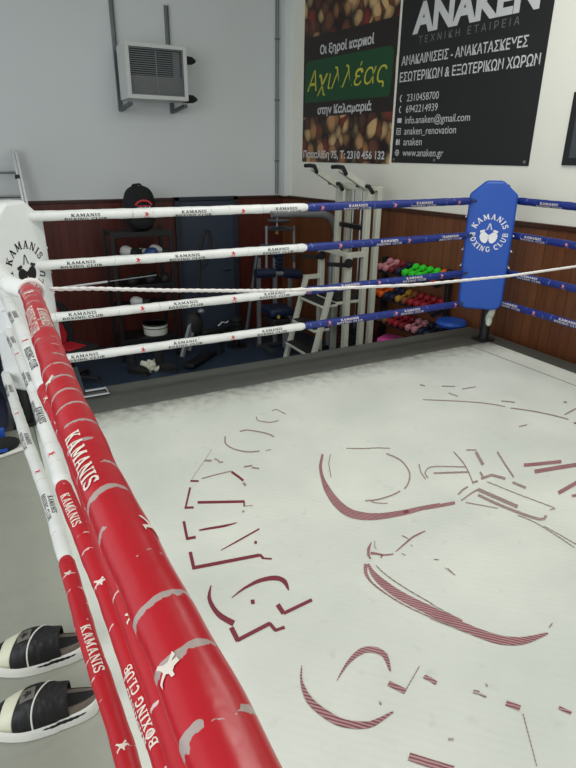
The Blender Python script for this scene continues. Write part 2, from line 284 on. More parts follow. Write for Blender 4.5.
# ------------------------------------------------------------------ worn print on the canvas: stroke kind, then left and right edge points
PRINT=[
('g',[(1.480,-0.534,1.485,-0.518),(1.514,-0.524,1.523,-0.510),(1.536,-0.622,1.546,-0.610)]),
('g',[(1.343,-0.562,1.350,-0.564),(1.336,-0.577,1.344,-0.579),(1.328,-0.599,1.336,-0.597),(1.325,-0.621,1.334,-0.612),(1.330,-0.638,1.339,-0.625),(1.340,-0.652,1.348,-0.639),(1.352,-0.665,1.360,-0.651),(1.366,-0.677,1.374,-0.663),(1.382,-0.688,1.389,-0.674),(1.399,-0.695,1.405,-0.681),(1.419,-0.696,1.424,-0.681),(1.439,-0.692,1.443,-0.678),(1.452,-0.690,1.457,-0.675)]),
('g',[(1.155,-0.728,1.160,-0.709),(1.166,-0.726,1.172,-0.707),(1.182,-0.724,1.188,-0.705),(1.197,-0.727,1.205,-0.708),(1.213,-0.736,1.222,-0.718),(1.228,-0.750,1.238,-0.732),(1.244,-0.767,1.254,-0.749),(1.264,-0.789,1.274,-0.771),(1.283,-0.813,1.294,-0.796),(1.299,-0.836,1.310,-0.820),(1.307,-0.857,1.319,-0.843),(1.312,-0.877,1.324,-0.863),(1.315,-0.890,1.326,-0.877)]),
('g',[(1.046,-0.736,1.053,-0.742),(1.036,-0.757,1.044,-0.763),(1.023,-0.787,1.031,-0.791),(1.013,-0.817,1.023,-0.815),(1.011,-0.842,1.021,-0.834),(1.012,-0.863,1.022,-0.852),(1.016,-0.883,1.026,-0.871),(1.022,-0.903,1.031,-0.890),(1.030,-0.922,1.039,-0.908),(1.041,-0.940,1.050,-0.925),(1.056,-0.960,1.064,-0.945),(1.073,-0.980,1.081,-0.964),(1.092,-0.995,1.100,-0.979),(1.116,-1.006,1.123,-0.989),(1.141,-1.012,1.147,-0.996),(1.158,-1.017,1.165,-1.000)]),
('g',[(1.195,-1.026,1.199,-1.015),(1.229,-1.027,1.234,-1.015)]),
('g',[(0.913,-0.859,0.914,-0.863),(0.899,-0.877,0.900,-0.881),(0.880,-0.901,0.881,-0.905),(0.862,-0.924,0.863,-0.928),(0.847,-0.943,0.848,-0.947),(0.833,-0.961,0.834,-0.965),(0.816,-0.982,0.817,-0.986),(0.791,-1.012,0.792,-1.016),(0.763,-1.045,0.764,-1.049),(0.740,-1.073,0.741,-1.077),(0.722,-1.095,0.723,-1.099),(0.708,-1.113,0.709,-1.117),(0.698,-1.125,0.700,-1.129)]),
('g',[(0.825,-0.977,0.833,-0.956),(0.862,-0.998,0.870,-0.978)]),
('g',[(0.883,-0.981,0.892,-0.967),(0.887,-0.988,0.895,-0.974),(0.892,-0.996,0.900,-0.983),(0.895,-1.005,0.904,-0.994),(0.896,-1.013,0.905,-1.006),(0.895,-1.024,0.905,-1.016),(0.898,-1.034,0.905,-1.020),(0.905,-1.038,0.910,-1.022),(0.913,-1.037,0.917,-1.021),(0.918,-1.036,0.922,-1.020)]),
('g',[(1.001,-1.145,1.007,-1.127),(1.050,-1.151,1.056,-1.134)]),
('g',[(1.037,-1.171,1.045,-1.155),(1.069,-1.199,1.077,-1.184)]),
('r',[(0.682,-1.151,0.689,-1.132),(0.722,-1.173,0.728,-1.155)]),
('g',[(0.747,-1.153,0.749,-1.140),(0.836,-1.150,0.839,-1.137),(0.921,-1.153,0.925,-1.140)]),
('r',[(0.913,-1.161,0.928,-1.144),(0.928,-1.229,0.943,-1.214),(0.935,-1.276,0.950,-1.261)]),
('g',[(0.926,-1.293,0.942,-1.283),(0.926,-1.326,0.942,-1.315)]),
('r',[(0.660,-1.198,0.668,-1.207),(0.579,-1.368,0.586,-1.375)]),
('r',[(0.575,-1.379,0.581,-1.360),(0.617,-1.396,0.623,-1.377)]),
('r',[(0.648,-1.365,0.656,-1.342),(0.760,-1.417,0.769,-1.395),(0.864,-1.465,0.873,-1.443)]),
('r',[(0.863,-1.451,0.870,-1.455),(0.845,-1.492,0.852,-1.496)]),
('g',[(0.849,-1.494,0.851,-1.487),(0.890,-1.509,0.893,-1.502)]),
('g',[(0.819,-1.537,0.827,-1.521),(0.829,-1.542,0.836,-1.526)]),
('r',[(0.533,-1.474,0.546,-1.476),(0.505,-1.612,0.517,-1.614)]),
('r',[(0.504,-1.621,0.509,-1.600),(0.548,-1.629,0.553,-1.608)]),
('r',[(0.580,-1.583,0.583,-1.571),(0.591,-1.585,0.594,-1.572),(0.607,-1.589,0.610,-1.573),(0.626,-1.593,0.630,-1.576),(0.651,-1.599,0.656,-1.581),(0.679,-1.605,0.684,-1.587),(0.705,-1.609,0.710,-1.591),(0.729,-1.608,0.733,-1.595),(0.750,-1.606,0.752,-1.597),(0.765,-1.603,0.765,-1.599)]),
('r',[(0.618,-1.762,0.619,-1.757),(0.712,-1.738,0.712,-1.727),(0.839,-1.700,0.840,-1.689)]),
('r',[(0.771,-1.785,0.782,-1.766),(0.781,-1.792,0.791,-1.773)]),
('r',[(0.486,-1.707,0.501,-1.709),(0.464,-1.823,0.478,-1.826)]),
('r',[(0.466,-1.825,0.471,-1.803),(0.591,-1.848,0.597,-1.826),(0.757,-1.878,0.764,-1.857)]),
('r',[(0.756,-1.868,0.769,-1.861),(0.759,-1.897,0.771,-1.890)]),
('r',[(0.756,-1.895,0.762,-1.885),(0.794,-1.920,0.799,-1.910)]),
('r',[(0.501,-1.947,0.503,-1.950),(0.489,-1.962,0.495,-1.967),(0.475,-1.984,0.484,-1.991),(0.463,-2.008,0.477,-2.012),(0.458,-2.034,0.474,-2.033),(0.456,-2.059,0.474,-2.056),(0.457,-2.082,0.475,-2.076),(0.459,-2.102,0.478,-2.093),(0.462,-2.121,0.482,-2.107),(0.468,-2.139,0.488,-2.122),(0.478,-2.159,0.497,-2.140),(0.488,-2.178,0.508,-2.158),(0.496,-2.191,0.515,-2.171)]),
('r',[(0.550,-2.055,0.550,-2.051),(0.567,-2.049,0.567,-2.042),(0.591,-2.040,0.590,-2.031),(0.616,-2.033,0.616,-2.020),(0.641,-2.029,0.642,-2.013),(0.666,-2.026,0.668,-2.006),(0.690,-2.026,0.694,-2.003),(0.713,-2.029,0.720,-2.005),(0.734,-2.035,0.744,-2.009),(0.750,-2.043,0.764,-2.017),(0.761,-2.052,0.778,-2.029),(0.767,-2.061,0.787,-2.044),(0.770,-2.072,0.792,-2.062),(0.772,-2.087,0.788,-2.085),(0.770,-2.106,0.781,-2.106),(0.770,-2.120,0.775,-2.120)]),
('r',[(0.604,-2.121,0.612,-2.098),(0.619,-2.125,0.627,-2.102)]),
('r',[(0.480,-2.195,0.499,-2.193),(0.478,-2.267,0.496,-2.265)]),
('r',[(0.485,-2.270,0.485,-2.252),(0.553,-2.261,0.554,-2.243),(0.628,-2.252,0.629,-2.233)]),
('r',[(0.619,-2.244,0.633,-2.238),(0.624,-2.286,0.638,-2.281)]),
('r',[(0.626,-2.290,0.629,-2.276),(0.667,-2.292,0.670,-2.277)]),
('r',[(0.687,-2.172,0.707,-2.166),(0.687,-2.225,0.706,-2.220)]),
('r',[(0.696,-2.230,0.698,-2.213),(0.829,-2.217,0.832,-2.200)]),
('h',[(1.475,-1.204,1.483,-1.215),(1.450,-1.236,1.460,-1.247),(1.418,-1.278,1.429,-1.290),(1.388,-1.321,1.402,-1.329),(1.367,-1.360,1.384,-1.364),(1.349,-1.395,1.369,-1.397),(1.334,-1.432,1.355,-1.431),(1.316,-1.471,1.343,-1.469),(1.299,-1.512,1.334,-1.505),(1.284,-1.554,1.326,-1.542),(1.272,-1.600,1.318,-1.584),(1.261,-1.646,1.312,-1.625),(1.255,-1.690,1.309,-1.662),(1.254,-1.730,1.309,-1.696),(1.256,-1.766,1.312,-1.727),(1.264,-1.799,1.318,-1.751),(1.279,-1.824,1.327,-1.773),(1.297,-1.843,1.341,-1.791),(1.317,-1.859,1.358,-1.808),(1.340,-1.873,1.377,-1.824),(1.366,-1.885,1.399,-1.838),(1.397,-1.895,1.426,-1.851),(1.439,-1.905,1.465,-1.863),(1.485,-1.913,1.510,-1.873),(1.528,-1.920,1.551,-1.882),(1.564,-1.924,1.586,-1.888),(1.596,-1.925,1.617,-1.891),(1.629,-1.927,1.649,-1.896),(1.668,-1.932,1.688,-1.903),(1.707,-1.938,1.726,-1.911),(1.735,-1.941,1.753,-1.917)]),
('g',[(1.519,-1.228,1.523,-1.232),(1.449,-1.322,1.454,-1.324),(1.385,-1.453,1.390,-1.454)]),
('g',[(1.641,-1.217,1.647,-1.207),(1.665,-1.231,1.672,-1.220),(1.698,-1.249,1.705,-1.239),(1.731,-1.266,1.738,-1.256),(1.761,-1.278,1.768,-1.267),(1.790,-1.287,1.796,-1.277),(1.816,-1.298,1.823,-1.288),(1.842,-1.312,1.849,-1.302),(1.865,-1.327,1.872,-1.317),(1.881,-1.337,1.888,-1.327)]),
('g',[(1.815,-1.381,1.828,-1.369),(1.825,-1.405,1.837,-1.393),(1.836,-1.438,1.849,-1.427),(1.843,-1.471,1.856,-1.462),(1.840,-1.502,1.853,-1.495),(1.833,-1.532,1.845,-1.527),(1.823,-1.560,1.835,-1.557),(1.814,-1.585,1.825,-1.583),(1.803,-1.607,1.813,-1.607),(1.789,-1.627,1.797,-1.630),(1.770,-1.650,1.776,-1.656),(1.748,-1.672,1.752,-1.679),(1.727,-1.691,1.730,-1.699),(1.707,-1.706,1.708,-1.715),(1.688,-1.717,1.689,-1.727),(1.675,-1.725,1.676,-1.735)]),
('g',[(1.419,-1.733,1.427,-1.722),(1.436,-1.739,1.443,-1.728),(1.459,-1.748,1.466,-1.736),(1.485,-1.754,1.491,-1.742),(1.513,-1.756,1.519,-1.744),(1.543,-1.756,1.548,-1.744),(1.570,-1.754,1.576,-1.743),(1.598,-1.751,1.602,-1.739),(1.622,-1.746,1.627,-1.734),(1.639,-1.742,1.644,-1.731)]),
('g',[(1.444,-1.743,1.451,-1.737),(1.451,-1.766,1.457,-1.760),(1.508,-1.803,1.514,-1.796)]),
('r',[(1.529,-1.905,1.544,-1.885),(1.556,-1.914,1.570,-1.894)]),
('h',[(1.643,-1.930,1.660,-1.906),(1.729,-1.947,1.746,-1.923),(1.815,-1.963,1.834,-1.939)]),
('g',[(1.912,-1.558,1.920,-1.559),(1.859,-1.639,1.868,-1.637),(1.836,-1.708,1.845,-1.704)]),
('g',[(2.138,-1.701,2.128,-1.712),(2.112,-1.685,2.102,-1.696),(2.076,-1.664,2.066,-1.674),(2.041,-1.645,2.031,-1.655),(2.011,-1.629,2.001,-1.639),(1.983,-1.616,1.974,-1.627),(1.956,-1.610,1.949,-1.621),(1.929,-1.616,1.925,-1.626),(1.903,-1.630,1.903,-1.638),(1.882,-1.647,1.887,-1.651),(1.868,-1.668,1.877,-1.667),(1.860,-1.690,1.870,-1.686),(1.856,-1.704,1.866,-1.700)]),
('g',[(1.917,-1.683,1.930,-1.668),(1.998,-1.717,2.011,-1.702),(2.103,-1.762,2.117,-1.747)]),
('g',[(2.191,-1.541,2.203,-1.535),(2.182,-1.573,2.194,-1.567),(2.169,-1.615,2.181,-1.610),(2.154,-1.656,2.166,-1.652),(2.138,-1.692,2.148,-1.689),(2.120,-1.726,2.130,-1.724),(2.100,-1.760,2.110,-1.759),(2.076,-1.799,2.085,-1.798),(2.052,-1.836,2.060,-1.836),(2.035,-1.862,2.043,-1.861)]),
('g',[(2.304,-1.602,2.332,-1.595),(2.228,-1.736,2.254,-1.731)]),
('g',[(2.278,-1.562,2.289,-1.550),(2.332,-1.589,2.344,-1.578)]),
('g',[(2.110,-1.850,2.126,-1.828),(2.190,-1.848,2.212,-1.826),(2.227,-1.909,2.252,-1.891)]),
('g',[(2.425,-1.659,2.443,-1.654),(2.348,-1.794,2.365,-1.790),(2.285,-1.911,2.301,-1.907)]),
('g',[(2.233,-1.952,2.256,-1.937),(2.254,-2.023,2.277,-2.010)]),
('g',[(2.158,-1.786,2.176,-1.781),(2.132,-1.834,2.150,-1.830)]),
('g',[(1.891,-1.907,1.894,-1.895),(1.944,-1.885,1.948,-1.872),(1.991,-1.873,1.998,-1.859)]),
('g',[(1.864,-1.956,1.868,-1.946),(1.952,-1.931,1.957,-1.920),(2.020,-1.917,2.026,-1.905)]),
('g',[(2.046,-1.856,2.059,-1.839),(2.078,-1.858,2.091,-1.841)]),
('g',[(2.008,-1.921,2.039,-1.901),(2.029,-1.997,2.060,-1.977),(2.069,-2.131,2.100,-2.114)]),
('g',[(1.973,-1.957,1.996,-1.943),(1.982,-1.995,2.004,-1.980),(1.994,-2.045,2.017,-2.031),(2.011,-2.098,2.033,-2.084),(2.034,-2.156,2.056,-2.143),(2.059,-2.214,2.081,-2.200),(2.083,-2.253,2.104,-2.239),(2.110,-2.264,2.123,-2.247),(2.138,-2.254,2.137,-2.240),(2.154,-2.245,2.151,-2.233)]),
('g',[(2.121,-1.880,2.129,-1.874),(2.177,-2.049,2.185,-2.044),(2.241,-2.215,2.249,-2.211)]),
('g',[(2.205,-2.219,2.212,-2.211),(2.239,-2.224,2.246,-2.217)]),
('g',[(1.872,-1.977,1.879,-1.971),(1.980,-2.089,1.987,-2.084)]),
('g',[(2.022,-2.177,2.029,-2.173),(2.031,-2.196,2.038,-2.192),(2.042,-2.223,2.049,-2.218),(2.051,-2.254,2.058,-2.250),(2.055,-2.292,2.062,-2.288),(2.056,-2.332,2.063,-2.329),(2.057,-2.371,2.064,-2.368),(2.057,-2.410,2.064,-2.407),(2.056,-2.446,2.063,-2.443),(2.055,-2.470,2.062,-2.468)]),
('g',[(2.065,-2.296,2.072,-2.292),(2.077,-2.389,2.084,-2.386),(2.082,-2.460,2.089,-2.457)]),
('h',[(2.434,-1.856,2.464,-1.828),(2.517,-1.882,2.547,-1.854),(2.665,-1.925,2.697,-1.898)]),
('h',[(2.430,-1.936,2.462,-1.904),(2.572,-1.963,2.606,-1.931),(2.726,-1.995,2.763,-1.963)]),
('h',[(2.369,-2.144,2.389,-2.117),(2.552,-2.119,2.574,-2.091)]),
('h',[(2.408,-2.191,2.428,-2.173),(2.451,-2.200,2.471,-2.182)]),
('h',[(1.258,-2.016,1.259,-2.017),(1.246,-2.022,1.248,-2.028),(1.230,-2.033,1.234,-2.042),(1.214,-2.044,1.222,-2.055),(1.202,-2.059,1.212,-2.066),(1.192,-2.073,1.203,-2.078),(1.184,-2.086,1.197,-2.088),(1.182,-2.099,1.192,-2.097),(1.182,-2.108,1.189,-2.106),(1.184,-2.114,1.187,-2.113)]),
('h',[(1.200,-2.089,1.213,-2.072),(1.206,-2.092,1.218,-2.077),(1.215,-2.097,1.226,-2.083),(1.223,-2.102,1.234,-2.090),(1.232,-2.109,1.241,-2.098),(1.240,-2.116,1.249,-2.107),(1.251,-2.122,1.257,-2.114),(1.265,-2.128,1.271,-2.120),(1.281,-2.133,1.286,-2.125),(1.291,-2.136,1.296,-2.129)]),
('g',[(1.274,-2.016,1.276,-2.018),(1.247,-2.050,1.251,-2.051),(1.243,-2.071,1.247,-2.070)]),
('r',[(1.229,-2.130,1.227,-2.125),(1.246,-2.119,1.244,-2.114)]),
('h',[(1.311,-2.126,1.311,-2.122),(1.327,-2.121,1.328,-2.115),(1.349,-2.114,1.350,-2.106),(1.373,-2.106,1.374,-2.097),(1.398,-2.097,1.399,-2.088),(1.424,-2.088,1.425,-2.078),(1.449,-2.080,1.452,-2.070),(1.480,-2.075,1.483,-2.065),(1.510,-2.071,1.514,-2.063),(1.532,-2.068,1.535,-2.062)]),
('g',[(1.409,-2.044,1.415,-2.040),(1.422,-2.088,1.428,-2.084)]),
('g',[(1.327,-2.145,1.333,-2.142),(1.333,-2.165,1.338,-2.162)]),
('g',[(1.402,-2.116,1.408,-2.113),(1.401,-2.130,1.407,-2.128)]),
('g',[(1.429,-2.244,1.434,-2.239),(1.446,-2.256,1.450,-2.252)]),
('g',[(1.442,-2.316,1.447,-2.314),(1.440,-2.362,1.445,-2.360)]),
('h',[(1.153,-2.134,1.159,-2.133),(1.144,-2.149,1.157,-2.148),(1.134,-2.171,1.153,-2.169),(1.126,-2.196,1.152,-2.189),(1.122,-2.222,1.153,-2.210),(1.120,-2.247,1.155,-2.232),(1.121,-2.274,1.160,-2.255),(1.125,-2.303,1.165,-2.282),(1.131,-2.332,1.171,-2.309),(1.139,-2.360,1.180,-2.336),(1.149,-2.388,1.190,-2.362),(1.160,-2.414,1.201,-2.388),(1.172,-2.439,1.213,-2.413),(1.184,-2.466,1.226,-2.440),(1.196,-2.493,1.239,-2.467),(1.209,-2.518,1.251,-2.492),(1.224,-2.546,1.266,-2.520),(1.238,-2.572,1.281,-2.546),(1.248,-2.590,1.292,-2.564)]),
('h',[(1.140,-2.125,1.153,-2.138),(1.131,-2.136,1.144,-2.148),(1.118,-2.153,1.132,-2.160),(1.107,-2.173,1.122,-2.175),(1.100,-2.194,1.114,-2.193),(1.097,-2.216,1.108,-2.213),(1.097,-2.240,1.105,-2.237),(1.100,-2.268,1.108,-2.265),(1.106,-2.298,1.113,-2.294),(1.115,-2.329,1.120,-2.326),(1.123,-2.359,1.129,-2.356),(1.134,-2.390,1.139,-2.387),(1.151,-2.429,1.156,-2.426),(1.183,-2.489,1.187,-2.486),(1.220,-2.554,1.223,-2.551),(1.245,-2.598,1.249,-2.596)]),
('g',[(1.177,-2.160,1.182,-2.158),(1.177,-2.177,1.182,-2.175),(1.177,-2.201,1.182,-2.199),(1.180,-2.229,1.185,-2.227),(1.186,-2.264,1.191,-2.261),(1.195,-2.301,1.200,-2.298),(1.205,-2.338,1.210,-2.335),(1.218,-2.379,1.223,-2.376),(1.232,-2.419,1.237,-2.416),(1.242,-2.446,1.247,-2.444)]),
('h',[(1.191,-2.485,1.226,-2.462),(1.201,-2.503,1.236,-2.481),(1.215,-2.529,1.250,-2.507),(1.230,-2.555,1.265,-2.534),(1.244,-2.585,1.281,-2.563),(1.259,-2.615,1.297,-2.593),(1.273,-2.642,1.312,-2.619),(1.288,-2.665,1.327,-2.641),(1.302,-2.685,1.341,-2.660),(1.316,-2.702,1.355,-2.676),(1.333,-2.718,1.370,-2.691),(1.351,-2.731,1.385,-2.703),(1.369,-2.741,1.401,-2.713),(1.389,-2.749,1.416,-2.722),(1.409,-2.755,1.432,-2.729),(1.432,-2.759,1.451,-2.735),(1.466,-2.761,1.479,-2.743),(1.501,-2.762,1.510,-2.750),(1.527,-2.762,1.531,-2.756)]),
('g',[(1.183,-2.502,1.187,-2.500),(1.215,-2.552,1.219,-2.549),(1.261,-2.623,1.265,-2.621)]),
('g',[(1.236,-2.440,1.240,-2.438),(1.260,-2.502,1.263,-2.500),(1.285,-2.559,1.288,-2.557)]),
('g',[(1.557,-2.745,1.556,-2.740),(1.587,-2.735,1.586,-2.730)]),
('g',[(1.435,-2.308,1.439,-2.306),(1.441,-2.361,1.445,-2.359)]),
('g',[(1.092,-2.820,1.104,-2.811),(1.107,-2.833,1.119,-2.824)]),
('g',[(1.106,-2.834,1.114,-2.830),(1.118,-2.853,1.125,-2.849)]),
('g',[(1.156,-2.812,1.162,-2.812),(1.152,-2.823,1.158,-2.823)]),
('h',[(0.994,-2.714,1.010,-2.707),(1.003,-2.739,1.018,-2.732)]),
('g',[(1.178,-2.949,1.182,-2.950),(1.128,-3.019,1.131,-3.020),(1.080,-3.085,1.083,-3.086)]),
('h',[(1.153,-2.901,1.173,-2.891),(1.178,-2.936,1.198,-2.926)]),
('h',[(1.295,-2.989,1.308,-2.984),(1.314,-3.021,1.327,-3.016)]),
('g',[(0.906,-2.906,0.912,-2.901),(0.920,-2.915,0.925,-2.910)]),
('h',[(0.757,-2.899,0.778,-2.884),(0.794,-2.939,0.816,-2.924),(0.845,-2.990,0.867,-2.976)]),
('h',[(0.984,-2.698,0.995,-2.692),(1.006,-2.736,1.017,-2.730)]),
('h',[(0.640,-2.465,0.642,-2.466),(0.630,-2.479,0.634,-2.482),(0.616,-2.499,0.622,-2.502),(0.605,-2.522,0.613,-2.524),(0.596,-2.546,0.610,-2.547),(0.590,-2.571,0.608,-2.570),(0.587,-2.597,0.610,-2.592),(0.591,-2.624,0.615,-2.615),(0.599,-2.649,0.624,-2.637),(0.608,-2.671,0.634,-2.658),(0.618,-2.691,0.643,-2.676),(0.629,-2.708,0.652,-2.691),(0.643,-2.723,0.663,-2.704),(0.661,-2.737,0.678,-2.717),(0.679,-2.749,0.695,-2.728),(0.697,-2.757,0.710,-2.737),(0.711,-2.763,0.722,-2.743),(0.724,-2.765,0.731,-2.746),(0.741,-2.766,0.744,-2.748),(0.767,-2.763,0.768,-2.750),(0.795,-2.759,0.796,-2.750),(0.815,-2.756,0.816,-2.751)]),
('h',[(0.716,-2.575,0.715,-2.574),(0.735,-2.564,0.733,-2.560),(0.762,-2.549,0.759,-2.542),(0.788,-2.536,0.785,-2.526),(0.813,-2.528,0.810,-2.513),(0.836,-2.522,0.836,-2.503),(0.856,-2.521,0.860,-2.497),(0.871,-2.521,0.881,-2.498),(0.882,-2.526,0.897,-2.503),(0.892,-2.532,0.911,-2.511),(0.903,-2.541,0.924,-2.523),(0.911,-2.552,0.933,-2.539),(0.915,-2.564,0.937,-2.560),(0.912,-2.584,0.928,-2.585),(0.904,-2.608,0.914,-2.610),(0.899,-2.626,0.904,-2.627)]),
('h',[(0.858,-2.666,0.876,-2.655),(0.888,-2.718,0.907,-2.708)]),
('g',[(0.906,-2.708,0.905,-2.705),(1.006,-2.656,1.004,-2.653)]),
('h',[(0.992,-2.697,1.000,-2.692),(1.004,-2.719,1.012,-2.715)]),
('g',[(0.796,-2.703,0.802,-2.703),(0.793,-2.716,0.799,-2.716)]),
('g',[(2.543,-0.848,2.553,-0.837),(2.596,-0.881,2.606,-0.870),(2.669,-0.927,2.680,-0.916),(2.739,-0.972,2.749,-0.961),(2.801,-1.015,2.811,-1.005),(2.857,-1.057,2.868,-1.047),(2.905,-1.097,2.916,-1.087),(2.942,-1.140,2.954,-1.130),(2.970,-1.180,2.982,-1.170),(2.988,-1.207,3.000,-1.198)]),
('g',[(3.003,-1.243,3.018,-1.230),(3.031,-1.272,3.047,-1.259),(3.070,-1.312,3.086,-1.300),(3.105,-1.354,3.121,-1.342),(3.133,-1.395,3.149,-1.384),(3.158,-1.437,3.174,-1.425),(3.177,-1.473,3.193,-1.462),(3.192,-1.505,3.208,-1.495),(3.203,-1.532,3.219,-1.522),(3.209,-1.551,3.225,-1.541)]),
('g',[(3.038,-1.123,3.054,-1.110),(3.108,-1.185,3.124,-1.171)]),
('g',[(2.846,-0.710,2.858,-0.697),(2.937,-0.760,2.948,-0.748)]),
('g',[(2.945,-0.825,2.956,-0.812),(3.071,-0.838,3.082,-0.826)]),
('g',[(2.796,-0.838,2.808,-0.828),(2.816,-0.917,2.828,-0.907)]),
('g',[(3.250,-1.491,3.263,-1.476),(3.429,-1.455,3.443,-1.440)]),
('g',[(3.431,-1.339,3.458,-1.321),(3.439,-1.359,3.467,-1.342)]),
('g',[(2.711,-0.615,2.727,-0.599),(2.731,-0.649,2.747,-0.633)]),
('g',[(2.819,-1.480,2.830,-1.468),(2.890,-1.484,2.901,-1.472)]),
('r',[(3.193,-1.605,3.212,-1.592),(3.205,-1.621,3.224,-1.608)])]

# ------------------------------------------------------------------ mesh helpers
class MB:
    def __init__(s): s.v = []; s.f = []; s.m = []; s.uv = {}
    def add(s, vs, fs, mi=0):
        o = len(s.v); s.v += [tuple(x) for x in vs]
        for f in fs: s.f.append(tuple(o + i for i in f)); s.m.append(mi)
        return s
    def box(s, c, d, mtx=None, mi=0):
        c = V(c); hx, hy, hz = d[0] / 2, d[1] / 2, d[2] / 2
        vs = [V((x, y, z)) for z in (-hz, hz) for y in (-hy, hy) for x in (-hx, hx)]
        if mtx: vs = [mtx @ v for v in vs]
        return s.add([c + v for v in vs], [(0, 2, 3, 1), (4, 5, 7, 6), (0, 1, 5, 4), (2, 6, 7, 3), (0, 4, 6, 2), (1, 3, 7, 5)], mi)
    def frame(s, p, q, up=(0, 0, 1)):
        d = (V(q) - V(p)).normalized(); u = V(up)
        if abs(d.dot(u)) > 0.97: u = V((1, 0, 0)) if abs(d.x) < 0.9 else V((0, 1, 0))
        x = u.cross(d).normalized(); y = d.cross(x)
        return d, x, y
    def bar(s, p, q, w, h, up=(0, 0, 1), mi=0):
        p, q = V(p), V(q); d, x, y = s.frame(p, q, up)
        vs = [P + x * a * w / 2 + y * b * h / 2 for P in (p, q) for a, b in ((-1, -1), (1, -1), (1, 1), (-1, 1))]
        return s.add(vs, [(3, 2, 1, 0), (4, 5, 6, 7), (0, 1, 5, 4), (1, 2, 6, 5), (2, 3, 7, 6), (3, 0, 4, 7)], mi)
    def tube(s, pts, r, n=10, mi=0, closed=False):
        pts = [V(p) for p in pts]; k = len(pts); rs = r if isinstance(r, (list, tuple)) else [r] * k
        vs = []; px = None
        for i, p in enumerate(pts):
            if closed: t = (pts[(i + 1) % k] - pts[i - 1]).normalized()
            else: t = (pts[min(i + 1, k - 1)] - pts[max(i - 1, 0)]).normalized()
            if px is None:
                a = V((0, 0, 1)) if abs(t.z) < 0.9 else V((1, 0, 0)); px = a.cross(t).normalized()
            else: px = (px - t * px.dot(t)).normalized()
            py = t.cross(px)
            for j in range(n):
                a = 2 * math.pi * j / n; vs.append(p + (px * math.cos(a) + py * math.sin(a)) * rs[i])
        fs = []
        for i in range(k if closed else k - 1):
            i2 = (i + 1) % k
            for j in range(n): fs.append((i * n + j, i * n + (j + 1) % n, i2 * n + (j + 1) % n, i2 * n + j))
        if not closed: fs += [tuple(range(n - 1, -1, -1)), tuple((k - 1) * n + j for j in range(n))]
        return s.add(vs, fs, mi)
    def lathe(s, prof, c, axis=(0, 0, 1), n=20, mi=0):
        c = V(c); q = V((0, 0, 1)).rotation_difference(V(axis)); vs = []
        for r, z in prof:
            for j in range(n):
                a = 2 * math.pi * j / n; vs.append(c + q @ V((r * math.cos(a), r * math.sin(a), z)))
        k = len(prof); fs = []
        for i in range(k - 1):
            for j in range(n): fs.append((i * n + j, i * n + (j + 1) % n, (i + 1) * n + (j + 1) % n, (i + 1) * n + j))
        fs += [tuple(range(n - 1, -1, -1)), tuple((k - 1) * n + j for j in range(n))]
        return s.add(vs, fs, mi)
    def ell(s, c, d, mtx=None, n=16, k=10, mi=0, fn=None):
        c = V(c); vs = []; fs = []
        for i in range(1, k):
            t = math.pi * i / k
            for j in range(n):
                a = 2 * math.pi * j / n; vs.append(V((math.sin(t) * math.cos(a), math.sin(t) * math.sin(a), math.cos(t))))
        vs += [V((0, 0, 1)), V((0, 0, -1))]
        for i in range(k - 2):
            for j in range(n): fs.append((i * n + j, (i + 1) * n + j, (i + 1) * n + (j + 1) % n, i * n + (j + 1) % n))
        T, B = len(vs) - 2, len(vs) - 1
        for j in range(n):
            fs.append((T, j, (j + 1) % n)); fs.append((B, (k - 2) * n + (j + 1) % n, (k - 2) * n + j))
        out = []
        for v in vs:
            w = V((v.x * d[0], v.y * d[1], v.z * d[2]))
            if fn: w = fn(w)
            if mtx: w = mtx @ w
            out.append(c + w)
        return s.add(out, fs, mi)
    def prism(s, ol, fn, d0, d1, mi=0):
        """ol 2D outline, fn(x, y, depth) -> point"""
        n = len(ol); vs = [fn(x, y, d0) for x, y in ol] + [fn(x, y, d1) for x, y in ol]
        fs = [tuple(range(n)), tuple(range(2 * n - 1, n - 1, -1))] + [(i + n, (i + 1) % n + n, (i + 1) % n, i) for i in range(n)]
        return s.add(vs, fs, mi)
    def build(s, name, mats, parent=None, bevel=0.0, smooth=True, sub=0, ang=40, seg=2, recalc=True):
        me = bpy.data.meshes.new(name); me.from_pydata(s.v, [], s.f)
        for mm in (mats if isinstance(mats, (list, tuple)) else [mats]): me.materials.append(mm)
        me.polygons.foreach_set('material_index', s.m)
        if recalc:
            b = bmesh.new(); b.from_mesh(me); bmesh.ops.recalc_face_normals(b, faces=b.faces); b.to_mesh(me); b.free()
        if s.uv:
            uvl = me.uv_layers.new(name='UVMap')
            for p in me.polygons:
                for li, vi in zip(p.loop_indices, p.vertices): uvl.data[li].uv = s.uv.get(vi, (0, 0))
            # unwrap the seam
            for p in me.polygons:
                vs = [uvl.data[l].uv[1] for l in p.loop_indices]
                if max(vs) - min(vs) > 0.5:
                    for l in p.loop_indices:
                        if uvl.data[l].uv[1] < 0.5: uvl.data[l].uv[1] += 1.0
        if smooth:
            me.polygons.foreach_set('use_smooth', [True] * len(me.polygons)); me.set_sharp_from_angle(angle=R(ang))
        o = bpy.data.objects.new(name, me); C.objects.link(o)
        if parent is not None:
            o.parent = parent; o.matrix_parent_inverse = INV.get(parent.name, Matrix())
        INV[o.name] = Matrix()
        if bevel:
            bv = o.modifiers.new('bevel', 'BEVEL'); bv.width = bevel; bv.segments = seg; bv.limit_method = 'ANGLE'; bv.angle_limit = R(35)
        if sub:
            sb = o.modifiers.new('sub', 'SUBSURF'); sb.levels = sub; sb.render_levels = sub
        return o
INV = {}

